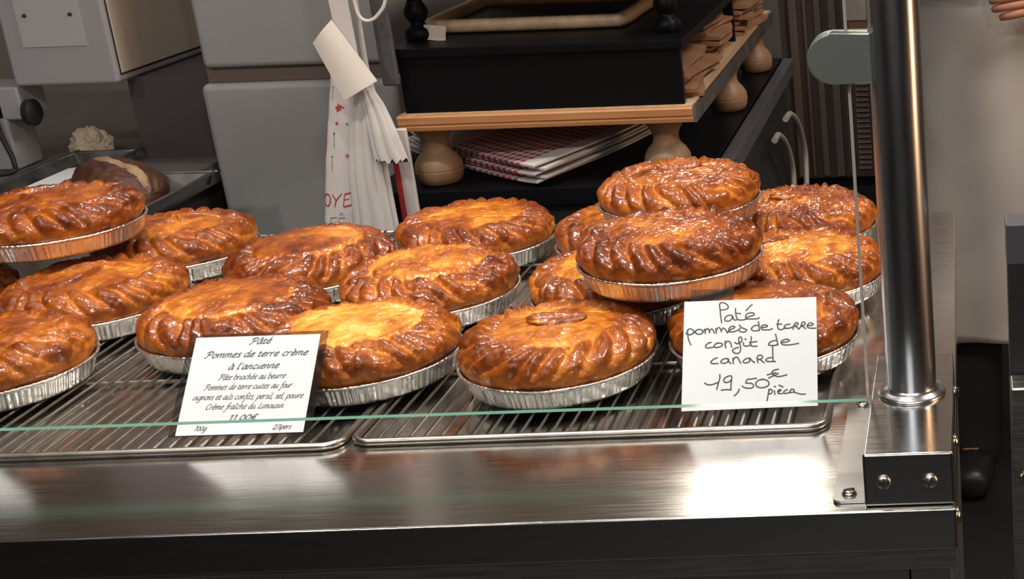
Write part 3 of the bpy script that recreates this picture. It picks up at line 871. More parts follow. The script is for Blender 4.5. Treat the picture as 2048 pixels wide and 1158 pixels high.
PRINT = [(1,[[(-212,8132),(-345,7824),(-523,7617),(-591,7632)],[(-452,7990),(-310,8129),(-54,8171),(60,8073),(-62,7917),(-324,7859)],[(439,7966),(297,7979),(92,7838),(33,7684),(115,7636),(306,7777),(439,7966),(334,7744),(338,7649),(450,7697)],[(227,8061),(387,8184),(447,8068)],[(698,8092),(529,7716),(581,7650),(705,7704)],[(537,7969),(782,7976)],[(832,7826),(1029,7866),(1144,7954),(1048,8001),(842,7860),(793,7707),(914,7660),(1093,7733)],[(1021,8068),(1241,8226)]]),(1,[[(-3620,7037),(-3751,6733),(-3927,6530),(-3994,6547)],[(-3856,6902),(-3716,7037),(-3464,7071),(-3351,6970),(-3472,6818),(-3730,6767)],[(-3142,6869),(-3315,6751),(-3364,6599),(-3260,6531),(-3077,6650),(-3028,6802),(-3142,6869)],[(-2896,6853),(-3009,6532)],[(-2945,6701),(-2772,6863),(-2690,6820),(-2796,6532)],[(-2727,6701),(-2555,6864),(-2472,6820),(-2568,6567),(-2479,6573)],[(-2292,6854),(-2405,6533)],[(-2341,6702),(-2168,6865),(-2086,6821),(-2192,6534)],[(-2123,6703),(-1951,6865),(-1868,6821),(-1964,6568),(-1875,6575)],[(-1727,6703),(-1533,6738),(-1419,6822),(-1514,6873),(-1716,6737),(-1765,6585),(-1646,6535),(-1470,6603)],[(-1077,6833),(-1175,6873),(-1294,6806),(-1229,6704),(-1184,6620),(-1308,6535),(-1415,6576)],[(-437,6841),(-571,6875),(-765,6722),(-804,6570),(-703,6537),(-510,6689),(-302,7112)],[(-302,7112),(-512,6638),(-510,6537),(-397,6588)],[(-301,6706),(-107,6741),(7,6825),(-88,6876),(-291,6740),(-339,6588),(-220,6538),(-44,6606)],[(500,6978),(333,6607),(384,6539),(506,6590)],[(342,6860),(583,6860)],[(631,6708),(826,6743),(940,6827),(845,6878),(642,6742),(593,6590),(712,6540),(889,6608)],[(1057,6861),(944,6540)],[(1008,6709),(1178,6862),(1293,6845)],[(1371,6862),(1259,6541)],[(1322,6710),(1492,6862),(1607,6846)],[(1646,6711),(1841,6745),(1955,6830),(1860,6880),(1657,6744),(1608,6592),(1727,6542),(1904,6610)],[(2617,6831),(2512,6881),(2309,6746),(2261,6594),(2380,6543),(2546,6611)],[(2724,6865),(2612,6544)],[(2675,6713),(2845,6865),(2960,6849)],[(2999,6714),(3194,6748),(3308,6832),(3213,6883),(3010,6747),(2961,6595),(3080,6545),(3257,6613)],[(3186,7102),(3259,6951)],[(3425,6866),(3312,6545)],[(3376,6714),(3549,6877),(3632,6833),(3525,6546)],[(3594,6715),(3766,6877),(3849,6834),(3753,6580),(3843,6587)],[(3990,6716),(4184,6750),(4298,6835),(4204,6885),(4001,6749),(3952,6597),(4071,6547),(4247,6615)]]),(1,[[(-1478,5789),(-1609,5804),(-1803,5669),(-1861,5518),(-1785,5468),(-1605,5604),(-1478,5789),(-1579,5570),(-1578,5477),(-1472,5521)],[(-1608,6022),(-1542,5872)],[(-940,6044),(-1147,5540),(-1123,5474),(-1029,5525)],[(-745,6012),(-825,5877)],[(-404,5797),(-536,5813),(-729,5678),(-787,5527),(-711,5477),(-531,5612),(-404,5797),(-506,5579),(-504,5485),(-398,5530)],[(-267,5798),(-378,5480)],[(-315,5647),(-126,5810),(-49,5767),(-143,5515),(-45,5523)],[(399,5770),(301,5820),(107,5684),(59,5533),(171,5484),(329,5552)],[(547,5805),(443,5553),(468,5487),(561,5537)],[(604,5956),(646,5973)],[(690,5656),(875,5691),(984,5775),(895,5825),(701,5689),(653,5538),(765,5489),(932,5557)],[(1095,5809),(984,5491)],[(1047,5658),(1235,5821),(1313,5778),(1219,5526),(1317,5534)],[(1497,5813),(1386,5494)],[(1449,5662),(1637,5824),(1715,5781),(1621,5529),(1719,5537)],[(1860,5665),(2045,5700),(2154,5785),(2065,5834),(1871,5699),(1823,5548),(1934,5498),(2102,5567)]]),(0,[[(-2250,5055),(-2359,4781),(-2486,4597),(-2525,4612)],[(-2408,4933),(-2309,5055),(-2151,5086),(-2091,4995),(-2180,4857),(-2343,4811)],[(-1873,4888),(-1958,4903),(-2095,4781),(-2145,4644),(-2100,4598),(-1972,4720),(-1873,4888),(-1958,4690),(-1964,4604),(-1892,4644)],[(-1993,4980),(-1884,5087),(-1859,4980)],[(-1706,4995),(-1843,4659),(-1818,4598),(-1738,4644)],[(-1814,4888),(-1666,4889)],[(-1650,4751),(-1528,4782),(-1450,4859),(-1504,4904),(-1641,4782),(-1685,4644),(-1616,4599),(-1502,4660)],[(-1124,5119),(-1226,4844),(-1295,4630),(-1216,4600),(-1078,4707),(-1043,4859),(-1123,4890),(-1246,4783)],[(-945,4890),(-1043,4600)],[(-989,4753),(-871,4890),(-801,4875)],[(-722,4890),(-810,4661),(-800,4600),(-735,4646)],[(-672,5028),(-644,5043)],[(-510,4906),(-627,4799),(-671,4662),(-613,4601),(-490,4708),(-446,4845),(-510,4906)],[(-192,4861),(-251,4907),(-388,4784),(-432,4647),(-364,4601),(-255,4662)],[(-35,5121),(-210,4601)],[(-161,4754),(-34,4892),(31,4861),(-52,4632),(19,4639)],[(121,4755),(244,4785),(321,4862),(268,4908),(131,4785),(87,4648),(155,4602),(270,4663)],[(258,4969),(406,5106)],[(358,4755),(481,4786),(559,4862),(505,4908),(368,4786),(324,4648),(393,4603),(507,4664)],[(990,4894),(906,4909),(769,4786),(719,4649),(764,4603),(892,4726),(990,4894),(906,4695),(899,4610),(971,4649)],[(1085,4894),(1006,4665),(1045,4604),(1178,4741),(1251,4894),(1166,4665),(1179,4604),(1235,4641)],[(1603,5124),(1501,4849),(1432,4635),(1511,4605),(1649,4712),(1683,4864),(1604,4895),(1481,4788)],[(1744,4758),(1867,4789),(1945,4865),(1891,4911),(1754,4788),(1710,4651),(1778,4605),(1893,4666)],[(2026,4896),(1946,4667),(1986,4606),(2119,4743),(2192,4896),(2107,4667),(2120,4606),(2176,4643)],[(2293,4896),(2194,4606)],[(2249,4759),(2367,4896),(2436,4881)],[(2485,4897),(2387,4606)],[(2441,4759),(2560,4897),(2629,4882)],[(2640,4759),(2763,4790),(2841,4867),(2787,4912),(2650,4790),(2606,4653),(2675,4607),(2789,4668)]]),(0,[[(-3241,4215),(-3349,3941),(-3477,3759),(-3518,3774)],[(-3401,4093),(-3301,4214),(-3140,4246),(-3079,4155),(-3168,4018),(-3334,3972)],[(-2956,4064),(-3075,3958),(-3119,3821),(-3059,3761),(-2934,3868),(-2891,4004),(-2956,4064)],[(-2803,4050),(-2902,3762)],[(-2847,3913),(-2725,4059),(-2677,4020),(-2769,3762)],[(-2711,3914),(-2589,4060),(-2541,4021),(-2622,3793),(-2566,3799)],[(-2425,4052),(-2523,3763)],[(-2469,3915),(-2346,4061),(-2298,4022),(-2390,3764)],[(-2332,3916),(-2210,4062),(-2162,4023),(-2244,3795),(-2187,3801)],[(-2084,3917),(-1959,3948),(-1880,4024),(-1935,4069),(-2074,3947),(-2118,3811),(-2048,3765),(-1931,3827)],[(-1665,4034),(-1723,4070),(-1803,4009),(-1772,3918),(-1751,3842),(-1835,3766),(-1900,3802)],[(-1263,4042),(-1344,4072),(-1479,3935),(-1517,3798),(-1457,3768),(-1322,3905),(-1155,4285)],[(-1155,4285),(-1328,3859),(-1336,3769),(-1260,3814)],[(-1190,3921),(-1065,3952),(-986,4028),(-1042,4073),(-1180,3951),(-1224,3814),(-1154,3769),(-1037,3830)],[(-664,4166),(-801,3832),(-775,3771),(-694,3817)],[(-774,4059),(-622,4060)],[(-605,3923),(-481,3954),(-402,4030),(-457,4076),(-596,3954),(-639,3817),(-569,3772),(-453,3833)],[(-325,4061),(-424,3773)],[(-369,3924),(-250,4061),(-179,4046)],[(-128,4062),(-227,3773)],[(-172,3925),(-53,4062),(18,4047)],[(31,3926),(156,3957),(234,4033),(179,4078),(41,3956),(-3,3820),(67,3775),(183,3836)],[(650,4035),(588,4080),(450,3958),(406,3822),(476,3777),(586,3838)],[(726,4066),(647,3838),(688,3777),(823,3914),(896,4066),(811,3839),(824,3778),(882,3815)],[(1029,4067),(941,3839),(952,3779),(1018,3824)],[(1079,4204),(1108,4219)],[(1229,4174),(1092,3840),(1118,3779),(1200,3825)],[(1120,4067),(1271,4068)],[(1288,3932),(1413,3963),(1492,4039),(1437,4084),(1298,3962),(1254,3825),(1324,3780),(1441,3841)],[(1707,4049),(1649,4085),(1569,4024),(1600,3933),(1621,3857),(1536,3781),(1472,3817)],[(2129,4072),(2043,4087),(1904,3965),(1854,3828),(1900,3783),(2030,3905),(2129,4072),(2044,3874),(2038,3790),(2111,3829)],[(2226,4072),(2147,3845),(2188,3784),(2322,3921),(2395,4073),(2310,3845),(2324,3785),(2381,3821)],[(2940,4272),(2894,4318),(2799,4211),(2682,3938),(2554,3634),(2474,3573),(2438,3603)],[(2665,4074),(2831,4075)],[(2942,4091),(2823,3984),(2780,3847),(2839,3787),(2964,3894),(3008,4030),(2942,4091)],[(3101,4076),(3022,3848),(3063,3788),(3198,3925),(3271,4077),(3186,3849),(3200,3789),(3257,3825)],[(3374,4077),(3275,3789)],[(3330,3941),(3449,4078),(3520,4063)],[(3665,3806),(3691,3821)],[(3753,4034),(3779,4049)]]),(0,[[(-4044,3252),(-4162,3147),(-4206,3012),(-4147,2950),(-4023,3055),(-3979,3191),(-4044,3252)],[(-3862,3235),(-3950,3009),(-3939,2948),(-3873,2993)],[(-3813,3371),(-3784,3386)],[(-3560,3217),(-3632,3248),(-3770,3128),(-3819,2993),(-3758,2947),(-3638,3067),(-3549,3232),(-3697,2855),(-3811,2735),(-3902,2782)],[(-3471,3231),(-3568,2945)],[(-3514,3096),(-3377,3240),(-3330,3200),(-3411,2974),(-3346,2979)],[(-3110,3243),(-3229,3138),(-3272,3002),(-3213,2941),(-3089,3046),(-3045,3182),(-3110,3243)],[(-2959,3226),(-3056,2940)],[(-3002,3091),(-2865,3235),(-2818,3195),(-2899,2969),(-2834,2974)],[(-2556,3201),(-2613,3238),(-2693,3178),(-2662,3087),(-2641,3011),(-2725,2937),(-2789,2974)],[(-2370,3084),(-2245,3114),(-2167,3188),(-2222,3234),(-2360,3115),(-2403,2979),(-2334,2933),(-2218,2992)],[(-2012,3323),(-2149,2992),(-2123,2931),(-2042,2975)],[(-2121,3218),(-1971,3217)],[(-1555,3213),(-1641,3229),(-1779,3109),(-1828,2973),(-1782,2927),(-1653,3047),(-1555,3213),(-1639,3017),(-1645,2932),(-1572,2971)],[(-1435,3212),(-1522,2985),(-1511,2925),(-1446,2970)],[(-1385,3347),(-1356,3362)],[(-1196,3436),(-1371,2984),(-1361,2923),(-1295,2968)],[(-1026,3186),(-1083,3223),(-1163,3164),(-1132,3072),(-1111,2997),(-1195,2922),(-1259,2959)],[(-631,3173),(-692,3219),(-830,3100),(-873,2964),(-803,2918),(-694,2977)],[(-466,3217),(-584,3112),(-627,2977),(-568,2916),(-444,3020),(-401,3156),(-466,3217)],[(-314,3201),(-412,2914)],[(-357,3065),(-221,3209),(-173,3169),(-255,2943),(-189,2948)],[(225,3392),(179,3438),(85,3333),(-32,3062),(-159,2760),(-238,2700),(-274,2731)],[(-49,3198),(117,3196)],[(162,3196),(74,2970),(85,2909),(151,2954)],[(211,3332),(240,3347)],[(361,3300),(225,2968),(251,2908),(332,2952)],[(252,3195),(403,3194)],[(595,3171),(537,3208),(458,3148),(489,3057),(510,2981),(426,2906),(362,2943)],[(601,2934),(517,2814)],[(954,3188),(847,2902),(756,2691)],[(902,3053),(1032,3197),(1106,3126),(1032,2961),(923,2901),(873,2962)],[(1158,3050),(1282,3079),(1360,3154),(1305,3200),(1167,3080),(1124,2944),(1194,2898),(1309,2958)],[(1436,3184),(1338,2897)],[(1393,3048),(1511,3183),(1582,3167)],[(1770,3159),(1712,3196),(1632,3136),(1664,3045),(1685,2969),(1600,2894),(1537,2931)],[(1858,3180),(1770,2953),(1781,2893),(1847,2937)],[(1907,3315),(1936,3330)],[(2096,3404),(1921,2952),(1932,2891),(1997,2936)],[(2077,2920),(1993,2800)],[(2553,3152),(2495,3188),(2415,3129),(2447,3038),(2468,2962),(2383,2887),(2320,2924)],[(2573,3036),(2697,3065),(2776,3140),(2721,3186),(2583,3066),(2539,2931),(2609,2885),(2725,2944)],[(2969,3396),(2794,2943),(2805,2883),(2871,2927)],[(2950,2912),(2866,2791)],[(3303,3165),(3197,2879),(3105,2668)],[(3251,3030),(3382,3174),(3456,3103),(3382,2938),(3272,2878),(3222,2939)],[(3640,3177),(3521,3072),(3478,2937),(3537,2876),(3661,2980),(3705,3116),(3640,3177)],[(3822,3160),(3734,2934),(3745,2874),(3811,2918)],[(3871,3296),(3900,3311)],[(3931,3144),(3932,3053),(3880,2872),(4024,2992),(4099,3158)],[(4168,3157),(4070,2870)],[(4124,3021),(4243,3156),(4314,3140)],[(4326,3019),(4450,3048),(4529,3123),(4474,3169),(4336,3049),(4292,2914),(4362,2868),(4478,2927)],[(4521,2872),(4551,2890)]]),(0,[[(-2663,2513),(-2736,2573),(-2919,2439),(-3017,2229),(-2947,2109),(-2784,2183)],[(-2639,2393),(-2736,2108)],[(-2682,2258),(-2561,2392),(-2489,2377)],[(-2474,2257),(-2347,2286),(-2267,2361),(-2324,2406),(-2465,2287),(-2508,2152),(-2435,2106),(-2317,2166)],[(-2324,2601),(-2289,2466)],[(-2189,2391),(-2286,2106)],[(-2232,2256),(-2109,2399),(-2059,2360),(-2150,2105)],[(-2093,2255),(-1969,2399),(-1919,2359),(-2001,2135),(-1943,2140)],[(-1838,2254),(-1711,2283),(-1631,2358),(-1688,2403),(-1829,2284),(-1872,2149),(-1799,2104),(-1681,2163)],[(-1103,2581),(-1150,2626),(-1246,2521),(-1363,2252),(-1490,1952),(-1572,1892),(-1609,1923)],[(-1382,2387),(-1212,2386)],[(-1196,2386),(-1293,2101)],[(-1239,2251),(-1119,2386),(-1046,2370)],[(-793,2384),(-881,2400),(-1022,2280),(-1071,2145),(-1024,2100),(-892,2220),(-793,2384),(-877,2189),(-882,2105),(-807,2144)],[(-669,2384),(-756,2159),(-744,2099),(-677,2143)],[(-707,2459),(-596,2564),(-567,2458)],[(-368,2352),(-431,2398),(-572,2278),(-615,2143),(-543,2098),(-430,2157)],[(-209,2607),(-381,2097)],[(-333,2247),(-203,2382),(-135,2351),(-216,2126),(-143,2132)],[(-38,2246),(89,2275),(169,2350),(112,2395),(-29,2276),(-72,2141),(0,2095),(119,2155)],[(599,2363),(515,2393),(379,2259),(342,2124),(404,2094),(540,2228),(707,2603)],[(707,2603),(535,2183),(528,2093),(604,2138)],[(718,2377),(640,2152),(683,2092),(819,2227),(892,2377),(808,2152),(823,2092),(881,2127)],[(1345,2540),(1212,2270),(1102,2120),(1206,2105),(1350,2119)],[(1510,2374),(1422,2149),(1434,2089),(1501,2134)],[(1559,2509),(1589,2524)],[(1634,2373),(1536,2088)],[(1590,2238),(1714,2382),(1764,2343),(1673,2088)],[(1730,2238),(1854,2381),(1903,2342),(1822,2117),(1880,2123)],[(2119,2386),(1999,2281),(1956,2146),(2017,2086),(2144,2191),(2187,2326),(2119,2386)],[(2282,2370),(2204,2145),(2247,2085),(2383,2220),(2456,2369),(2372,2145),(2386,2084),(2445,2120)],[(2704,2347),(2644,2384),(2563,2324),(2596,2234),(2618,2158),(2532,2084),(2466,2120)],[(2794,2368),(2707,2143),(2718,2083),(2786,2128)],[(2844,2503),(2873,2518)],[(2918,2367),(2821,2082)],[(2875,2232),(3014,2376),(3064,2337),(2983,2112),(3050,2117)],[(3108,2087),(3139,2105)]]),(1,[[(-929,1493),(-750,1591),(-938,1136)],[(-612,1494),(-433,1592),(-621,1137)],[(-346,1171),(-467,1041)],[(132,1594),(-94,1431),(-156,1236),(-50,1139),(171,1302),(233,1497),(132,1594)],[(581,1596),(355,1433),(293,1238),(399,1141),(620,1304),(682,1499),(581,1596)],[(1232,1565),(1057,1597),(847,1434),(811,1240),(938,1143),(1112,1192)],[(736,1418),(1079,1419)],[(704,1320),(1022,1321)]]),(0,[[(-3510,728),(-3334,729),(-3586,351)],[(-3187,730),(-3327,595),(-3379,434),(-3328,354),(-3192,489),(-3140,650),(-3187,730)],[(-2938,733),(-3078,597),(-3130,436),(-3079,356),(-2943,491),(-2891,653),(-2938,733)],[(-2653,601),(-2724,627),(-2855,519),(-2900,398),(-2839,358),(-2726,466),(-2643,614),(-2777,278),(-2885,170),(-2975,209)]]),(0,[[(2681,603),(2791,684),(2834,603),(2589,313),(2758,320)],[(2764,253),(3071,736)],[(3087,655),(3179,682),(3209,601),(3095,507),(3154,413),(3059,306),(2970,333)],[(3279,560),(3184,305),(3101,117)],[(3232,439),(3351,568),(3420,506),(3353,358),(3253,305),(3206,359)],[(3468,438),(3582,465),(3654,532),(3603,572),(3477,465),(3438,344),(3503,304),(3609,357)],[(3723,558),(3636,303)],[(3684,437),(3793,558),(3858,544)],[(4031,538),(3977,571),(3905,517),(3934,436),(3954,369),(3877,302),(3818,335)]])]

# ------------------------------------------------------------------ price cards
c1 = thing('price_card', 'printed price card in clear sleeve leaning on the pale golden pie', 'price card', (-.5769, 1.0406, .9086), (.7993, .0001, -.0062), 'price cards')
obj('paper', mkbox(-.0502, .0502, 0, .0834, .0006, .0010), M['card'], c1, 0)
obj('sleeve', mkbox(-.0560, .0560, -.0010, .0865, 0, .0005), M['sleeve'], c1, 0)
for bold, data in PRINT:
    strokes('text_line', data, 1e-5, .00046 if bold else .00030, .00115, M['ink_grey'], c1, (.77, .64, 0))

c2 = thing('price_card', 'handwritten white price card leaning on the right rack', 'price card', (-.1796, 1.056, .9088), (.7995, .0164, .0557), 'price cards')
obj('paper', mkbox(-.0537, .0537, 0, .0952, 0, .0005), M['card'], c2, 0)
strokes('handwriting', HAND, 1e-4, .00054, .00065, M['ink'], c2, None, 1)
obj('sleeve', mkbox(-.049, -.014, .078, .106, -.0010, -.0004), M['sleeve'], c2, 0)

c3 = thing('price_card', 'price card in clear sleeve cut off by the left border', 'price card', (-.8465, 1.0580, .9086), (.95, 0, 0), 'price cards')
obj('paper', mkbox(-.0515, .0515, 0, .0834, .0006, .0010), M['card'], c3, 0)
obj('sleeve', mkbox(-.0560, .0570, -.0010, .0700, 0, .0005), M['sleeve'], c3, 0)

# ------------------------------------------------------------------ back worktop, trays, bread
wt = thing('back_worktop', 'dark worktop behind the pies at left, carrying trays and machine', 'worktop', (-1.7, 2.15, 0))
wi = Matrix.Translation((1.7, -2.15, 0))


def loc_obj(t, name, bm, mt, sm=40, par=None):
    bmesh.ops.transform(bm, matrix=t.matrix_basis.inverted(), verts=bm.verts)
    return obj(name, bm, mt, par or t, sm)


loc_obj(wt, 'top', mkbox(-2.4, -1.066, 1.70, 2.60, .87, .9, bev=.002), M['worktop'])
loc_obj(wt, 'cabinet', mkbox(-2.38, -1.085, 1.73, 2.58, 0, .87), M['darkbase'])


def tray(x0, x1, y0, y1, label):
    t = thing('baking_tray', label, 'tray', ((x0 + x1) / 2, (y0 + y1) / 2, .9002), group='baking trays')
    hx, hy = (x1 - x0) / 2, (y1 - y0) / 2
    h = .016
    obj('base', mkbox(-hx, hx, -hy, hy, 0, .0012), M['tray'], t, 0)
    for sx, sy in ((1, 0), (-1, 0), (0, 1), (0, -1)):
        b = bmesh.new()
        if sx:
            prism(b, [(sx * (hx - .001), .001), (sx * hx, .001), (sx * (hx + .008), h), (sx * (hx + .007), h)], 1, -hy - .0075, hy + .0075)
        else:
            prism(b, [(sy * (hy - .001), .001), (sy * hy, .001), (sy * (hy + .008), h), (sy * (hy + .007), h)], 0, -hx - .007, hx + .007)
        obj('side', b, M['tray'], t, 0)
    pts = catmull([(hx + .008, -hy, h), (hx + .008, hy, h), (hx, hy + .008, h), (-hx, hy + .008, h), (-hx - .008, hy, h), (-hx - .008, -hy, h), (-hx, -hy - .008, h), (hx, -hy - .008, h)], 4, True)
    obj('rim', tube(bmesh.new(), pts, .0022, 8, True), M['tray'], t, 60)
    return t


tray(-1.266, -1.192, 1.72, 2.022, 'baking tray lined with white paper, left of the dark loaf')
tray(-1.170, -1.012, 1.72, 1.876, 'baking tray under the dark bread loaf, corner sticking out')
ls = bmesh.new()
pap = [(-1.262, 1.74), (-1.196, 1.74), (-1.194, 1.96), (-1.235, 2.01), (-1.262, 1.99)]
prism(ls, pap, 2, .9022, .9027)
tag(obj('lining_paper', ls, M['paper'], None, 0), 'white paper sheet lining the left baking tray', 'paper')
# crumpled greaseproof paper
cr_ = bmesh.new()
bmesh.ops.create_icosphere(cr_, subdivisions=5, radius=1)
for v in cr_.verts:
    p = v.co.copy()
    k = 1 + .38 * noise.noise(p * 1.6 + Vector((3, 1, 7))) + .22 * abs(noise.noise(p * 3.7)) + .07 * noise.noise(p * 9)
    v.co = (p.x * k * .028, p.y * k * .020, p.z * k * .028)
o = obj('crumpled_paper', cr_, M['greaseproof'], None, 25)
o.location = (-1.268, 2.068, .914)
tag(o, 'crumpled pale greaseproof paper behind the tray, left of the loaf', 'paper')

lf = thing('bread_loaf', 'dark crusted loaf with floury ridge lying on the back tray', 'bread', (-1.084, 1.808, .9035), (0, 0, R(-38)))


def loaf_pt(u, v, up=True, lift=0):
    """u along, v across (-1..1) on a rounded loaf"""
    e = max(0, 1 - abs(u) ** 3.2) ** .5
    hgt = max(0, 1 - abs(v) ** 2.6) ** .55
    q = Vector((u, v, 1 if up else -1))
    n_ = .05 * noise.noise(q * 2.3) + .035 * noise.noise(q * 6) + .02 * noise.noise(q * 15)
    x = u * .077 * (1 + n_ * .5)
    y = v * .044 * e * (1 + n_)
    top = .047 * (.35 + .65 * e) * (1 - .10 * u) * (1 + n_ * 1.3)
    z = (.016 + (top - .016) * hgt * min(1, e * 1.6) + lift) if up else max(0, .016 - .016 * hgt * 1.6)
    return Vector((x, y, z))


lb = bmesh.new()
NU, NV = 60, 34
for up_ in (True, False):
    gr = [[lb.verts.new(loaf_pt(-1 + 2 * a / NU, -1 + 2 * b / NV, up_)) for b in range(NV + 1)] for a in range(NU + 1)]
    for a in range(NU):
        for b in range(NV):
            f = (gr[a][b], gr[a + 1][b], gr[a + 1][b + 1], gr[a][b + 1])
            lb.faces.new(f if up_ else f[::-1])
bmesh.ops.remove_doubles(lb, verts=lb.verts, dist=.0006)
obj('crust', lb, M['bread'], lf, 180)
fb = bmesh.new()
rows = []
for a in range(49):
    u = -.93 + 1.86 * a / 48
    wv = .20 + .10 * noise.noise(Vector((u * 4, 0, 1))) + .05 * noise.noise(Vector((u * 14, 2, 1)))
    rows.append([fb.verts.new(loaf_pt(u, .02 + .08 * math.sin(3 * u) + wv * (b - 3) / 3, True, .0012 - .0022 * (abs(b - 3) / 3) ** 3)) for b in range(7)])
for a, b in zip(rows[:-1], rows[1:]):
    for k in range(6):
        fb.faces.new((a[k], b[k], b[k + 1], a[k + 1]))
obj('floury_ridge', fb, M['flour'], lf, 180)

# ------------------------------------------------------------------ slicer machine
ms = thing('slicing_machine', 'grey and beige enamelled bread machine standing at the upper left', 'machine', (-1.24, 2.13, .9))
loc_obj(ms, 'housing', mkbox(-1.314, -1.168, 2.0, 2.262, 1.018, 1.42, bev=.006, seg=3), M['grey_enamel'], 50)
sm_ = mkbox(-1.1682, -1.1672, 2.006, 2.256, 1.0285, 1.40)
loc_obj(ms, 'panel_gap', sm_, M['seam'], 0)
sp_ = mkbox(-1.1684, -1.1655, 2.0085, 2.2535, 1.031, 1.40, bev=.001)
loc_obj(ms, 'side_panel', sp_, M['beige'], 50)
loc_obj(ms, 'name_plate', mkbox(-1.287, -1.201, 1.998, 2.001, 1.072, 1.17), M['grey_pale'], 0)
for x in (-1.275, -1.213):
    dome_screw('screw', ms, Vector((x, 1.998, 1.115)) - Vector((-1.24, 2.13, .9)), (0, -1, 0), .0026, .5, M['seam'])
loc_obj(ms, 'base', mkbox(-1.186, -1.072, 2.05, 2.25, .9003, 1.018), M['darkbase'], 0)
loc_obj(ms, 'leg', mkbox(-1.372, -1.336, 2.0, 2.06, .9003, 1.020, bev=.004), M['grey_enamel'], 50)
loc_obj(ms, 'bracket', mkbox(-1.372, -1.312, 2.0, 2.06, .972, 1.018, bev=.003), M['grey_enamel'], 50)
loc_obj(ms, 'knob', lathe(bmesh.new(), [(.006, 0), (.018, .002), (.019, .010), (.014, .014), (.004, .015)], 24, Matrix.Translation((-1.312, 2.01, .980)) @ Matrix.Rotation(PI / 2, 4, 'Y')), M['black'])
pc = catmull([(-1.352, 1.995, 1.3), (-1.350, 1.992, 1.12), (-1.346, 1.994, 1.03), (-1.345, 1.992, .96), (-1.331, 1.985, .915), (-1.335, 1.97, .9035), (-1.42, 1.95, .9035)], 8)
tag(obj('power_cord', tube(bmesh.new(), pc, .0032, 8), M['black'], None, 60), 'thin black power cord hanging down at the left border', 'cord')

# ------------------------------------------------------------------ white bins
b1 = thing('storage_bin', 'tall white plastic bin standing behind the pies, lower of two', 'bin', (-.925, 2.2, 0), group='white plastic bins')
bb = bmesh.new()
t_ = bmesh.new()
bmesh.ops.create_cube(t_, size=1)
for v in t_.verts:
    top = v.co.z > 0
    v.co = (-.925 + v.co.x * (.272 if top else .262), 2.2 + v.co.y * (.40 if top else .39), 1.012 if top else .0)
bmesh.ops.bevel(t_, geom=t_.edges[:], offset=.010, segments=3, profile=.5, affect='EDGES')
merge(bb, t_)
loc_obj(b1, 'tub', bb, M['binw'])
tag(obj('gap_filler', mkbox(-1.052, -.797, 2.012, 2.392, 1.0128, 1.0335), M['gap_brown'], None, 0), 'flat brown slab put in between the two white bins', 'board')  # brown slab put in to fill the band between the bins
b2 = thing('storage_bin', 'white plastic bin standing on the brown slab, upper of two', 'bin', (-.925, 2.2, 1.0338), group='white plastic bins')
loc_obj(b2, 'tub', mkbox(-1.050, -.795, 2.0, 2.395, 1.0338, 1.40, bev=.008, seg=3), M['binw'])

# ------------------------------------------------------------------ black table
tb = thing('black_table', 'black table behind the pies carrying the wooden bread stand', 'table', (-.55, 2.2, 0))
loc_obj(tb, 'top', mkbox(-.775, -.341, 1.803, 2.70, .876, .9, bev=.002), M['black_wood'])
loc_obj(tb, 'edge_strip', mkbox(-.338, -.319, 1.803, 2.70, .872, .899, bev=.0015), M['strip'])
loc_obj(tb, 'cabinet', mkbox(-.765, -.335, 1.82, 2.68, 0, .876), M['black'])

# ------------------------------------------------------------------ bread stand
st = thing('bread_stand', 'wooden stand with black box front on turned wooden feet', 'stand', (-.53, 2.2, .9))
bd = bmesh.new()
prof = [(1.806, .9782), (1.801, .9795), (1.800, .9845), (1.8025, .9860), (1.8025, .9870), (1.8000, .9882), (1.7995, .9965), (1.801, .9985), (1.803, .999), (2.62, .999), (2.62, .9782)]
prism(bd, prof, 0, -.716, -.3445)
loc_obj(st, 'board', bd, M['wood'], 40)
loc_obj(st, 'board_face', mkbox(-.714, -.3455, 1.806, 2.618, .9988, 1.0002), M['boardtop'], 0)
loc_obj(st, 'side_edge', mkbox(-.3448, -.3405, 1.803, 2.62, .9785, .9988), M['tray'], 0)
loc_obj(st, 'front_panel', mkbox(-.708, -.3555, 1.812, 1.824, 1.0000, 1.0715, bev=.001), M['black_wood'])
loc_obj(st, 'divider', mkbox(-.700, -.3600, 2.286, 2.298, 1.0000, 1.0715), M['black_wood'], 0)
loc_obj(st, 'left_panel', mkbox(-.708, -.698, 1.824, 2.60, 1.0000, 1.0715), M['black_wood'], 0)
loc_obj(st, 'top_board', mkbox(-.716, -.350, 1.805, 2.62, 1.0715, 1.0830, bev=.0012), M['black_wood'])
foot = [(.020, 0), (.026, .003), (.0295, .010), (.0305, .018), (.0302, .0195), (.0292, .0202), (.0303, .0209), (.0295, .028), (.025, .036), (.0185, .043), (.0165, .049), (.0165, .055), (.019, .062), (.023, .068), (.026, .073), (.028, .075), (.028, .078)]
for x, y in ((-.690, 1.848), (-.391, 1.848), (-.690, 2.245), (-.372, 2.245), (-.690, 2.57), (-.372, 2.57)):
    loc_obj(st, 'turned_foot', lathe(bmesh.new(), foot, 32, Matrix.Translation((x, y, .9002))), M['beech'], 50)
fin = [(.015, 0), (.0175, .003), (.0185, .009), (.016, .015), (.010, .019), (.009, .023), (.0125, .027), (.015, .033), (.0145, .040), (.011, .046), (.0085, .052), (.012, .060), (.016, .068), (.016, .078)]
for x, y in ((-.380, 1.872), (-.698, 1.872), (-.385, 2.52), (-.698, 2.52)):
    loc_obj(st, 'black_post', lathe(bmesh.new(), fin, 32, Matrix.Translation((x, y, 1.0830))), M['black_wood'], 50)
loc_obj(st, 'upper_board', mkbox(-.722, -.345, 1.82, 2.60, 1.161, 1.176, bev=.001), M['black_wood'])

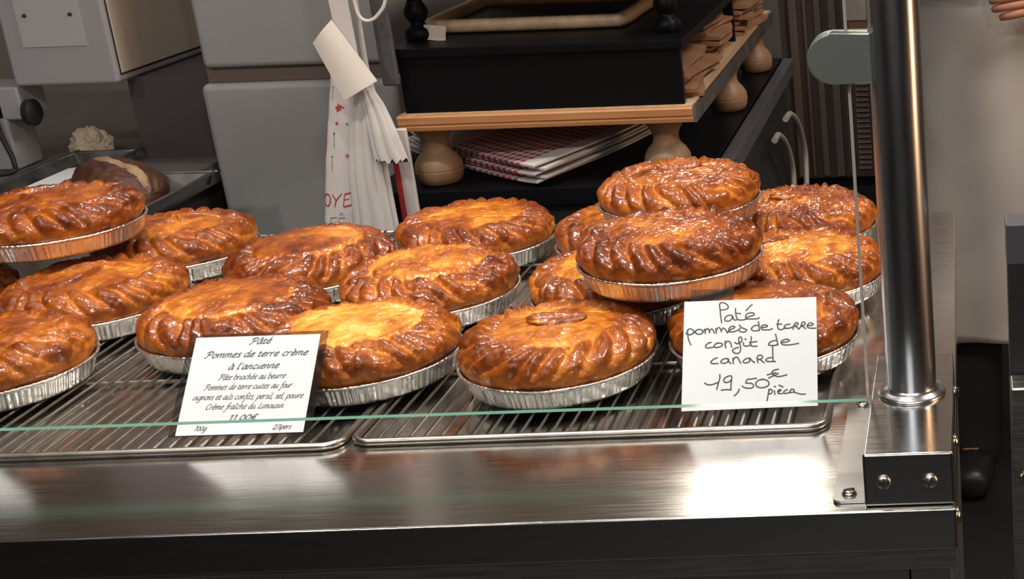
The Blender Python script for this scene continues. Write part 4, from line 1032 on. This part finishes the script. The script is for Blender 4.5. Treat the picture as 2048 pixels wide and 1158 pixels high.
# pale tray on top of the stand
tr = thing('wooden_tray', 'pale wooden tray lying on the black top of the stand', 'tray', (-.575, 2.04, 1.0832))
tp = bmesh.new()
cpts = catmull([(-.115, -.120, .0095), (-.02, -.122, .0095), (.105, -.120, .0095), (.125, -.105, .0098), (.128, 0, .010), (.128, .10, .010), (.11, .12, .010), (0, .12, .010), (-.12, .12, .010), (-.128, .10, .010), (-.128, 0, .010), (-.128, -.105, .0098)], 6, True)
obj('rim', tube(tp, cpts, .0092, 12, True), M['boardtop'], tr, 60)
obj('base', mkbox(-.122, .122, -.114, .114, .0002, .003), M['black_wood'], tr, 0)
sk = mkbox(-.014, .014, -.0004, .0004, .0, .019)
o = obj('paper_tag', sk, M['sticker'], None, 0)
o.location = (-.676, 1.862, 1.0835)
o.rotation_euler = (R(-12), R(6), 0)
tag(o, 'small torn pale paper tag left of the wooden tray', 'tag')

# kraft paper bags on the stand
rngb = random.Random(5)


def sheet(name, sx, sy, th, bendf, mt, parent=None, nx=26, ny=18):
    """a folded flat bag: thin closed sheet with gentle bends"""
    bm = bmesh.new()
    T, B = [], []
    for i in range(nx + 1):
        tr_, br_ = [], []
        for j in range(ny + 1):
            x, y = sx * (i / nx - .5), sy * (j / ny - .5)
            z = bendf(x, y)
            tr_.append(bm.verts.new((x, y, z + th)))
            br_.append(bm.verts.new((x, y, z)))
        T.append(tr_)
        B.append(br_)
    for i in range(nx):
        for j in range(ny):
            bm.faces.new((T[i][j], T[i + 1][j], T[i + 1][j + 1], T[i][j + 1]))
            bm.faces.new((B[i][j], B[i][j + 1], B[i + 1][j + 1], B[i + 1][j]))
    for i in range(nx):
        bm.faces.new((T[i][0], B[i][0], B[i + 1][0], T[i + 1][0]))
        bm.faces.new((T[i][ny], T[i + 1][ny], B[i + 1][ny], B[i][ny]))
    for j in range(ny):
        bm.faces.new((T[0][j], T[0][j + 1], B[0][j + 1], B[0][j]))
        bm.faces.new((T[nx][j], B[nx][j], B[nx][j + 1], T[nx][j + 1]))
    return obj(name, bm, mt, parent, 35)


piles = [('nearest the front of the stand', -.425, 1.950, 5, (.135, .20), .0075), ('in the middle of the stand', -.425, 2.178, 7, (.125, .16), .008), ('at the far end of the stand', -.415, 2.44, 6, (.13, .20), .0085)]
ordn = {0: 'lowest kraft paper bag', 1: 'second kraft paper bag up', 2: 'third kraft paper bag up', 3: 'fourth kraft paper bag up', 4: 'fifth kraft paper bag up', 5: 'sixth kraft paper bag up', 6: 'seventh kraft paper bag up'}
for pn_, x, y, n_, (sx, sy), th in piles:
    for k in range(n_):
        ph_ = rngb.uniform(0, 6)
        o = sheet('paper_bag', sx, sy, th * .82, lambda a, b, q=ph_: .0, M['kraft'])
        for v in o.data.vertices:
            e = (v.co.y / (sy / 2))
            v.co.z *= 1 - .35 * max(0, abs(v.co.x) / (sx / 2) - .7) / .3
            v.co.x += .006 * math.sin(e * 2.2 + ph_)
        o.location = (x + rngb.uniform(-.008, .010), y + rngb.uniform(-.004, .006), 1.0006 + k * th)
        o.rotation_euler = (0, 0, R(rngb.uniform(-5, 5)))
        nm_ = 'topmost kraft paper bag' if k == n_ - 1 else ordn[k]
        tag(o, nm_ + ' in the pile ' + pn_, 'paper bag', 'kraft bags on the wooden stand')

# gingham bags lying under the stand
gl_ = ['lowest red gingham paper bag lying flat under the wooden stand', 'second gingham paper bag up under the wooden stand', 'third gingham paper bag up under the wooden stand',
       'fourth gingham paper bag up under the wooden stand', 'topmost gingham paper bag under the wooden stand']
for k in range(5):
    def bf(x, y, k=k):
        return .011 * max(0, x / .15) ** 2.2 + .010 * max(0, -x / .15 - .2) ** 2 + .0012 * math.sin(x * 24 + 1) + .005 * max(0, y / .1) ** 2
    o = sheet('gingham_bag', .285 - .006 * k, .205, .0028, bf, M['gingham'], None, 30, 20)
    o.location = (-.606 + .005 * (k % 2) + .003 * k, 1.966 - .003 * k, .9185 + .0058 * k)
    o.rotation_euler = (Matrix.Rotation(R(7), 3, 'X') @ Matrix.Rotation(R(-36 + (0, 2, -1, 2, -1)[k]), 3, 'Z')).to_euler()
    tag(o, gl_[k], 'paper bag', 'gingham bags under the stand')

# ------------------------------------------------------------------ hanging bags
def loft(name, rings, mt, parent=None, sm=60):
    bm = bmesh.new()
    RR = [[bm.verts.new(p) for p in r] for r in rings]
    n = len(RR[0])
    for a, b in zip(RR[:-1], RR[1:]):
        for i in range(n):
            bm.faces.new((a[i], a[(i + 1) % n], b[(i + 1) % n], b[i]))
    bm.faces.new(RR[0])
    bm.faces.new(RR[-1][::-1])
    return obj(name, bm, mt, parent, sm)


def bag_section(z):
    """centre x, half width, half depth of the hanging printed bag at height z"""
    zs = [.85, .95, 1.0, 1.04, 1.10, 1.15, 1.42]
    cx = np.interp(z, zs, [-.803, -.788, -.779, -.772, -.762, -.755, -.745])
    hw = np.interp(z, zs, [.0235, .0195, .0165, .0140, .0120, .0100, .004])
    return float(cx), float(hw), float(hw) * .55


def bag_point(u, z, lift=0):
    """u in -1..1 across the visible front of the bag"""
    cx, hw, hd = bag_section(z)
    a = math.asin(max(-1, min(1, u)))
    return Vector((cx + (hw + lift) * math.sin(a), 1.785 - (hd + lift) * math.cos(a) + .0008 * math.sin(z * 160 + u * 3), z))


pb = thing('printed_bag', 'rolled white paper bag with red festive print hanging left', 'paper bag', (-.78, 1.785, .885))
rings = []
for k in range(40):
    z = .850 + (1.42 - .850) * (k / 39)
    r_ = []
    for i in range(36):
        a = 2 * PI * i / 36
        if i <= 18:
            p = bag_point(-1 + 2 * i / 18, z)
        else:
            cx, hw, hd = bag_section(z)
            aa = PI / 2 + PI * (i - 18) / 18
            p = Vector((cx + hw * math.sin(aa), 1.785 - hd * math.cos(aa), z))
        r_.append(p - Vector((-.78, 1.785, .885)))
    rings.append(r_)
loft('roll', rings, M['bagw'], pb)


def bag_strokes(name, data, half, mt):
    bm = bmesh.new()
    for L in data:
        C = catmull([(a, b, 0) for a, b in L], 5) if len(L) > 2 else [Vector((a, b, 0)) for a, b in L]
        if len(C) == 2:
            C = [C[0].lerp(C[1], q / 6) for q in range(7)]
        A, B = [], []
        n = len(C)
        for i, p in enumerate(C):
            hw = bag_section(p.y)[1] * PI / 2
            d = C[min(i + 1, n - 1)] - C[max(i - 1, 0)]
            d = Vector((d.x * hw, d.y, 0))
            if d.length < 1e-9:
                d = Vector((1, 0, 0))
            d.normalize()
            q = Vector((-d.y / hw, d.x, 0)) * half
            o_ = Vector((-.78, 1.785, .885))
            A.append(bm.verts.new(bag_point(p.x + q.x, p.y + q.y, .0005) - o_))
            B.append(bm.verts.new(bag_point(p.x - q.x, p.y - q.y, .0005) - o_))
        for i in range(n - 1):
            bm.faces.new((A[i], A[i + 1], B[i + 1], B[i]))
    me = bpy.data.meshes.new(name)
    bm.to_mesh(me)
    bm.free()
    return link(name, me, mt, pb)


def star(u, z, r, hw):
    P = []
    for k in range(6):
        a = PI / 2 + k * 4 * PI / 5 + .2
        P.append((u + r * math.cos(a) / hw, z + r * math.sin(a)))
    return [[P[k], P[k + 1]] for k in range(5)]


def flake(u, z, r, hw):
    return [[(u - r * math.cos(a) / hw, z - r * math.sin(a)), (u + r * math.cos(a) / hw, z + r * math.sin(a))] for a in (0, PI / 3, 2 * PI / 3)]


hwm = .022
T = .8925   # baseline of the big red word
H_ = .0165
RI, BI = M['red_ink'], M['ink_grey']
bag_strokes('red_star', star(.0, 1.018, .0052, hwm) + [[(.15, 1.018), (.42, 1.018)]], .00085, RI)
for q in ((-.12, .9985, .0028), (.62, .957, .0036), (.15, 1.043, .002)):
    bag_strokes('red_snowflake', flake(*q, hwm), .0005, RI)
bag_strokes('red_letter', [[(-.78, T + .001), (-.93, T + .007), (-.80, T + H_ - .001), (-.58, T + H_ - .001), (-.47, T + .010), (-.60, T + .001), (-.78, T + .001)]], .00085, RI)
bag_strokes('red_letter', [[(-.36, T + H_), (-.12, T + .008)], [(.18, T + H_), (-.12, T + .008), (-.20, T)]], .00085, RI)
bag_strokes('red_letter', [[(.28, T), (.34, T + H_ - .001)], [(.34, T + H_ - .001), (.70, T + H_)], [(.31, T + .008), (.60, T + .009)], [(.28, T), (.68, T + .001)]], .00085, RI)
bag_strokes('red_letter', [[(.84, T + H_), (.85, T + .004), (.90, T), (.96, T + .004), (.97, T + H_)]], .00085, RI)
bag_strokes('red_bauble', [[(-.99, .945), (-.93, .955), (-.90, .968), (-.93, .982), (-.99, .992)], [(-.98, .955), (-.93, .968), (-.98, .98)]], .0008, RI)
B_ = .8775
bag_strokes('black_letter', [[(-.52, B_), (-.10, B_ + .001)], [(-.50, B_ - .012), (-.45, B_)], [(-.48, B_ - .006), (-.2, B_ - .006)]], .00045, BI)
bag_strokes('black_letter', [[(.05, B_ + .004), (.16, B_ + .007), (.26, B_ + .004)], [(0, B_), (.35, B_)], [(0, B_), (.02, B_ - .012)], [(.02, B_ - .006), (.28, B_ - .006)]], .00045, BI)
for q, tl in (((-.28, .986, .002), (-.24, .968)), ((-.38, .957, .002), (-.33, .939)), ((.55, 1.03, .0018), None), ((.6, .997, .0018), None), ((-.55, 1.043, .0012), (-.55, 1.028))):
    bag_strokes('black_snowflake', flake(*q, hwm) + ([[(q[0], q[1]), tl]] if tl else []), .00042, BI)

ts = thing('tissue_bundle', 'bundle of grey white tissue sheets hanging beside the printed bag', 'paper bundle', (-.735, 1.76, .88))


def pleat_loft(name, path, npl, amp, seed, ragged, mt):
    rings = []
    n = 72
    for k, (x, y, z, rx, ry) in enumerate(path):
        r_ = []
        for i in range(n):
            a = 2 * PI * i / n
            f = 1 + amp * abs(math.sin(npl * a / 2 + seed + .25 * math.sin(k * .3))) - amp * .5 + .05 * noise.noise(Vector((math.cos(a) * 2, math.sin(a) * 2, k * .12 + seed)))
            dz = ragged * noise.noise(Vector((math.cos(a) * 4, math.sin(a) * 4, seed + 9))) if k == 0 else 0
            r_.append(Vector((x + rx * f * math.cos(a), y + ry * f * math.sin(a), z + dz)) - Vector((-.735, 1.76, .88)))
        rings.append(r_)
    return loft(name, rings, mt, ts, 50)


def interp_path(keys, n=26):
    keys = sorted(keys, key=lambda q: q[2])
    zs = [q[2] for q in keys]
    out = []
    for k in range(n):
        z = zs[0] + (zs[-1] - zs[0]) * k / (n - 1)
        out.append((float(np.interp(z, zs, [q[0] for q in keys])), float(np.interp(z, zs, [q[1] for q in keys])), z,
                    float(np.interp(z, zs, [q[3] for q in keys])), float(np.interp(z, zs, [q[4] for q in keys]))))
    return out


pleat_loft('sheets', interp_path([(-.7500, 1.765, .852, .0260, .013), (-.7475, 1.765, .94, .0225, .013), (-.7425, 1.765, .99, .0185, .012), (-.7365, 1.765, 1.025, .0140, .011), (-.7305, 1.765, 1.044, .0075, .007), (-.7290, 1.765, 1.060, .003, .003), (-.727, 1.768, 1.42, .002, .002)]), 9, .22, 1.0, .002, M['tissue'])
pleat_loft('torn_sheets', interp_path([(-.7110, 1.752, .955, .0190, .008), (-.7170, 1.754, .99, .0165, .009), (-.7240, 1.757, 1.025, .0120, .008), (-.7295, 1.76, 1.043, .006, .006)]), 7, .25, 2.2, .010, M['tissue'])

ft = bmesh.new()
Tg = [(-.7490, 1.1310), (-.7755, 1.1045), (-.7515, 1.0335), (-.7085, 1.0560)]
g = []
nu = 12
for i in range(nu + 1):
    row = []
    for j in range(nu + 1):
        u, v = i / nu, j / nu
        a = Vector((Tg[0][0], 0, Tg[0][1])).lerp(Vector((Tg[3][0], 0, Tg[3][1])), v)
        b = Vector((Tg[1][0], 0, Tg[1][1])).lerp(Vector((Tg[2][0], 0, Tg[2][1])), v)
        p = a.lerp(b, u)
        p.y = 1.737 + .004 * math.sin(PI * u) * -1 + .004 * v
        row.append(p)
    g.append(row)
FV = [[ft.verts.new(p) for p in r] for r in g]
BV = [[ft.verts.new(p + Vector((0, .0012, 0))) for p in r] for r in g]
for i in range(nu):
    for j in range(nu):
        ft.faces.new((FV[i][j], FV[i][j + 1], FV[i + 1][j + 1], FV[i + 1][j]))
        ft.faces.new((BV[i][j], BV[i + 1][j], BV[i + 1][j + 1], BV[i][j + 1]))
for i in range(nu):
    ft.faces.new((FV[i][0], FV[i + 1][0], BV[i + 1][0], BV[i][0]))
    ft.faces.new((FV[i][nu], BV[i][nu], BV[i + 1][nu], FV[i + 1][nu]))
    ft.faces.new((FV[0][i], BV[0][i], BV[0][i + 1], FV[0][i + 1]))
    ft.faces.new((FV[nu][i], FV[nu][i + 1], BV[nu][i + 1], BV[nu][i]))
tg = thing('folded_paper', 'blank folded white paper hanging over the tissue bundle', 'paper', (-.745, 1.737, 1.08))
loc_obj(tg, 'sheet', ft, M['tag'], 30)
fp = bmesh.new()
prism(fp, [(-.7505, 1.131), (-.762, 1.42), (-.735, 1.42), (-.727, 1.075)], 1, 1.7445, 1.7452)
loc_obj(tg, 'back_fold', fp, M['bagw'], 0)
o = obj('hanging_strip', mkbox(-.7225, -.7015, 1.789, 1.797, 1.040, 1.42, bev=.003), M['strip'], None, 50)
tag(o, 'dark grey plastic strip hanging left of the black stand', 'strip')
o = obj('printed_bag', mkbox(-.727, -.704, 1.792, 1.799, .855, .985, bev=.002), M['bagw'], None, 50)
rs = mkbox(-.7265, -.7195, 1.7914, 1.7920, .856, .980)
tag(o, 'lower end of a white paper bag with a red stripe, behind the tissue', 'paper bag')
s_ = obj('red_stripe', rs, M['red_ink'], o, 0)
cb = catmull([(-.716, 1.75, 1.42), (-.7225, 1.75, 1.20), (-.7230, 1.75, 1.150), (-.7190, 1.749, 1.1315), (-.7080, 1.748, 1.1270), (-.6960, 1.749, 1.1350), (-.6860, 1.75, 1.1520), (-.680, 1.75, 1.20), (-.67, 1.75, 1.42)], 8)
tag(obj('hanging_cable', tube(bmesh.new(), cb, .0022, 8), M['cable'], None, 60), 'looped white cable hanging at the top beside the folded paper', 'cable')

# ------------------------------------------------------------------ cables beside the table
for k, (dx, pts) in enumerate(((0, [(2.275, .842), (2.33, .838), (2.42, .80), (2.475, .75), (2.475, .71), (2.44, .66), (2.36, .62)]), (.012, [(2.34, .862), (2.41, .855), (2.51, .815), (2.575, .76), (2.58, .715), (2.54, .66), (2.44, .62)]))):
    C = catmull([(-.3085 + dx, y, z) for y, z in pts], 8)
    o = obj('grey_cable', tube(bmesh.new(), C, .0052, 10), M['gcable'], None, 60)
    tag(o, ('inner, shorter of two curved grey cables beside the black table', 'outer, longer of two curved grey cables beside the black table')[k], 'cable', 'curved grey cables')

# ------------------------------------------------------------------ oven
ov = thing('bakery_oven', 'dark brown upright oven with vertical trims behind the post', 'oven', (-.2, 3.05, 0))
loc_obj(ov, 'body', mkbox(-.365, -.125, 2.90, 3.3, .615, 1.75), M['oven'], 0)
loc_obj(ov, 'plinth', mkbox(-.36, -.13, 2.96, 3.28, 0, .615), M['black'], 0)
for x0, x1, d, mt in ((-.346, -.330, .010, 'oven_light'), (-.318, -.312, .006, 'oven_light'), (-.296, -.283, .008, 'oven_light'), (-.268, -.252, .012, 'oven_light'), (-.243, -.239, .008, 'oven_light')):
    loc_obj(ov, 'trim', mkbox(x0, x1, 2.90 - d, 2.901, .62, 1.75, bev=.002), M[mt])
vb = bmesh.new()
for k in range(17):
    z = .632 + k * .0108
    prism(vb, [(2.899, z), (2.892, z + .001), (2.899, z + .0075)], 0, -.222, -.196)
loc_obj(ov, 'louvre_vent', vb, M['oven_light'], 0)
loc_obj(ov, 'notice', mkbox(-.232, -.190, 2.8975, 2.8995, .935, 1.02), M['sticker'], 0)
loc_obj(ov, 'notice', mkbox(-.228, -.190, 2.8975, 2.8995, .895, .932), M['kraft'], 0)

# ------------------------------------------------------------------ person in white apron
pr = thing('person', 'person in long white apron standing behind the counter at right', 'person', (.085, 2.76, 0))


def skin(name, verts, edges, mt, sub=2, root=0, parent=pr):
    me = bpy.data.meshes.new(name)
    me.from_pydata([v[:3] for v in verts], edges, [])
    o = link(name, me, mt, parent)
    md = o.modifiers.new('skin', 'SKIN')
    md.use_smooth_shade = True
    for i, v in enumerate(verts):
        r_ = v[3]
        me.skin_vertices[0].data[i].radius = (r_, v[4] if len(v) > 4 else r_)
        me.skin_vertices[0].data[i].use_root = (i == root)
    s = o.modifiers.new('sub', 'SUBSURF')
    s.levels = s.render_levels = sub
    return o


BV_ = [(0, 0, .95, .13, .10), (0, 0, 1.10, .125, .09), (0, -.005, 1.28, .145, .10), (0, 0, 1.42, .12, .08), (0, 0, 1.48, .055), (0, -.01, 1.56, .05), (0, -.02, 1.63, .078, .09), (0, -.015, 1.72, .07, .085),
       (-.17, 0, 1.40, .055), (-.22, .01, 1.22, .045), (-.235, .0, 1.10, .040), (-.18, -.12, 1.07, .036), (-.10, -.19, 1.05, .028), (-.045, -.205, 1.045, .030, .02),
       (.17, 0, 1.40, .055), (.22, .01, 1.22, .045), (.235, 0, 1.10, .040), (.17, -.13, 1.05, .036), (.08, -.20, 1.02, .028), (.03, -.215, 1.015, .030, .02),
       (-.095, 0, .85, .085), (-.10, -.01, .50, .058), (-.10, .01, .10, .040), (-.10, -.06, .05, .036),
       (.095, 0, .85, .085), (.10, -.01, .50, .058), (.10, .01, .10, .040), (.10, -.06, .05, .036)]
BE_ = [(0, 1), (1, 2), (2, 3), (3, 4), (4, 5), (5, 6), (6, 7), (3, 8), (8, 9), (9, 10), (10, 11), (11, 12), (12, 13), (3, 14), (14, 15), (15, 16), (16, 17), (17, 18), (18, 19), (0, 20), (20, 21), (21, 22), (22, 23), (0, 24), (24, 25), (25, 26), (26, 27)]
body = skin('body', BV_, BE_, M['skin'])
# fingers and thumbs
for sx, hx, hy, hz in ((1, -.045, -.205, 1.045), (-1, .03, -.215, 1.015)):
    for k in range(5):
        if k < 4:
            L = (.052, .060, .056, .044)[k]
            z0 = hz + .022 - .0145 * k
            v = [(hx - sx * .0, hy, z0, .009), (hx + sx * L * .5, hy - .012, z0 - .002, .0085), (hx + sx * L * .9, hy - .010, z0 - .006, .008), (hx + sx * L * 1.15, hy + .002, z0 - .010, .007)]
            skin('finger', v, [(0, 1), (1, 2), (2, 3)], M['skin'], 1)
        else:
            v = [(hx - sx * .015, hy - .005, hz + .020, .011), (hx + sx * .008, hy - .016, hz + .038, .010), (hx + sx * .028, hy - .018, hz + .044, .008)]
            skin('thumb', v, [(0, 1), (1, 2)], M['skin'], 1)
# face
for ex in (-.03, .03):
    t_ = bmesh.new()
    bmesh.ops.create_uvsphere(t_, u_segments=16, v_segments=10, radius=.011, matrix=Matrix.Translation((ex, -.095, 1.66)))
    obj('eye', t_, M['paper'], pr)
    t_ = bmesh.new()
    bmesh.ops.create_uvsphere(t_, u_segments=16, v_segments=10, radius=.018, matrix=Matrix.Translation((ex * 2.75, -.01, 1.655)) @ Matrix.Diagonal((.5, .9, 1.5, 1)))
    obj('ear', t_, M['skin'], pr)
skin('nose', [(0, -.098, 1.67, .007), (0, -.118, 1.635, .012), (0, -.108, 1.628, .010)], [(0, 1), (1, 2)], M['skin'], 1)
t_ = bmesh.new()
bmesh.ops.create_uvsphere(t_, u_segments=16, v_segments=10, radius=.024, matrix=Matrix.Translation((0, -.096, 1.595)) @ Matrix.Diagonal((1, .3, .3, 1)))
obj('mouth', t_, M['red_ink'], pr)
t_ = bmesh.new()
bmesh.ops.create_uvsphere(t_, u_segments=32, v_segments=20, radius=.098, matrix=Matrix.Translation((0, .0, 1.70)) @ Matrix.Diagonal((.92, 1.05, .95, 1)))
for v in t_.verts:
    if v.co.y < -.045:
        v.co.z = max(v.co.z, 1.715)
obj('hair', t_, M['hair'], pr)
# clothing
skin('jacket', [(0, 0, .98, .165, .125), (0, 0, 1.12, .155, .115), (0, -.005, 1.28, .165, .12), (0, 0, 1.42, .135, .095), (0, 0, 1.47, .07), (-.17, 0, 1.40, .07), (-.225, .01, 1.22, .06), (-.24, .0, 1.12, .055), (.17, 0, 1.40, .07), (.225, .01, 1.22, .06), (.24, 0, 1.12, .055)],
     [(0, 1), (1, 2), (2, 3), (3, 4), (3, 5), (5, 6), (6, 7), (3, 8), (8, 9), (9, 10)], M['jacket'])
skin('trousers', [(0, 0, .95, .14, .115), (-.095, 0, .85, .10), (-.10, -.01, .50, .08), (-.10, .01, .0, .075), (.095, 0, .85, .10), (.10, -.01, .50, .08), (.10, .01, .0, .075)], [(0, 1), (1, 2), (2, 3), (0, 4), (4, 5), (5, 6)], M['trousers'])
for sx in (-.10, .10):
    skin('shoe', [(sx, .04, .045, .05), (sx, -.06, .045, .052, .046), (sx, -.15, .036, .042, .034), (sx, .01, .13, .062)], [(0, 1), (1, 2), (0, 3)], M['shoe'], 2)
rings = []
for k in range(46):
    z = .352 + (1.13 - .352) * k / 45
    r_ = []
    t = (z - .352) / .778
    rx, ry = .215 - .04 * t, .165 - .025 * t
    for i in range(96):
        a = 2 * PI * i / 96
        f = 1 + (1 - t) * .05 * math.sin(7 * a + .8 * math.sin(3 * t)) + .012 * noise.noise(Vector((math.cos(a) * 3, math.sin(a) * 3, z * 9)))
        f += .055 * math.sin(11 * z + 4 * a) * (1 - abs(math.cos(a))) * (.3 + .7 * t)
        f += .020 * abs(math.sin(16 * (z - .4 * a / PI)))
        r_.append((rx * f * math.cos(a), ry * f * math.sin(a) - .01, z + (.008 * math.sin(a * 3) if k == 0 else 0)))
    rings.append(r_)
loft('apron', rings, M['cloth'], pr, 180)
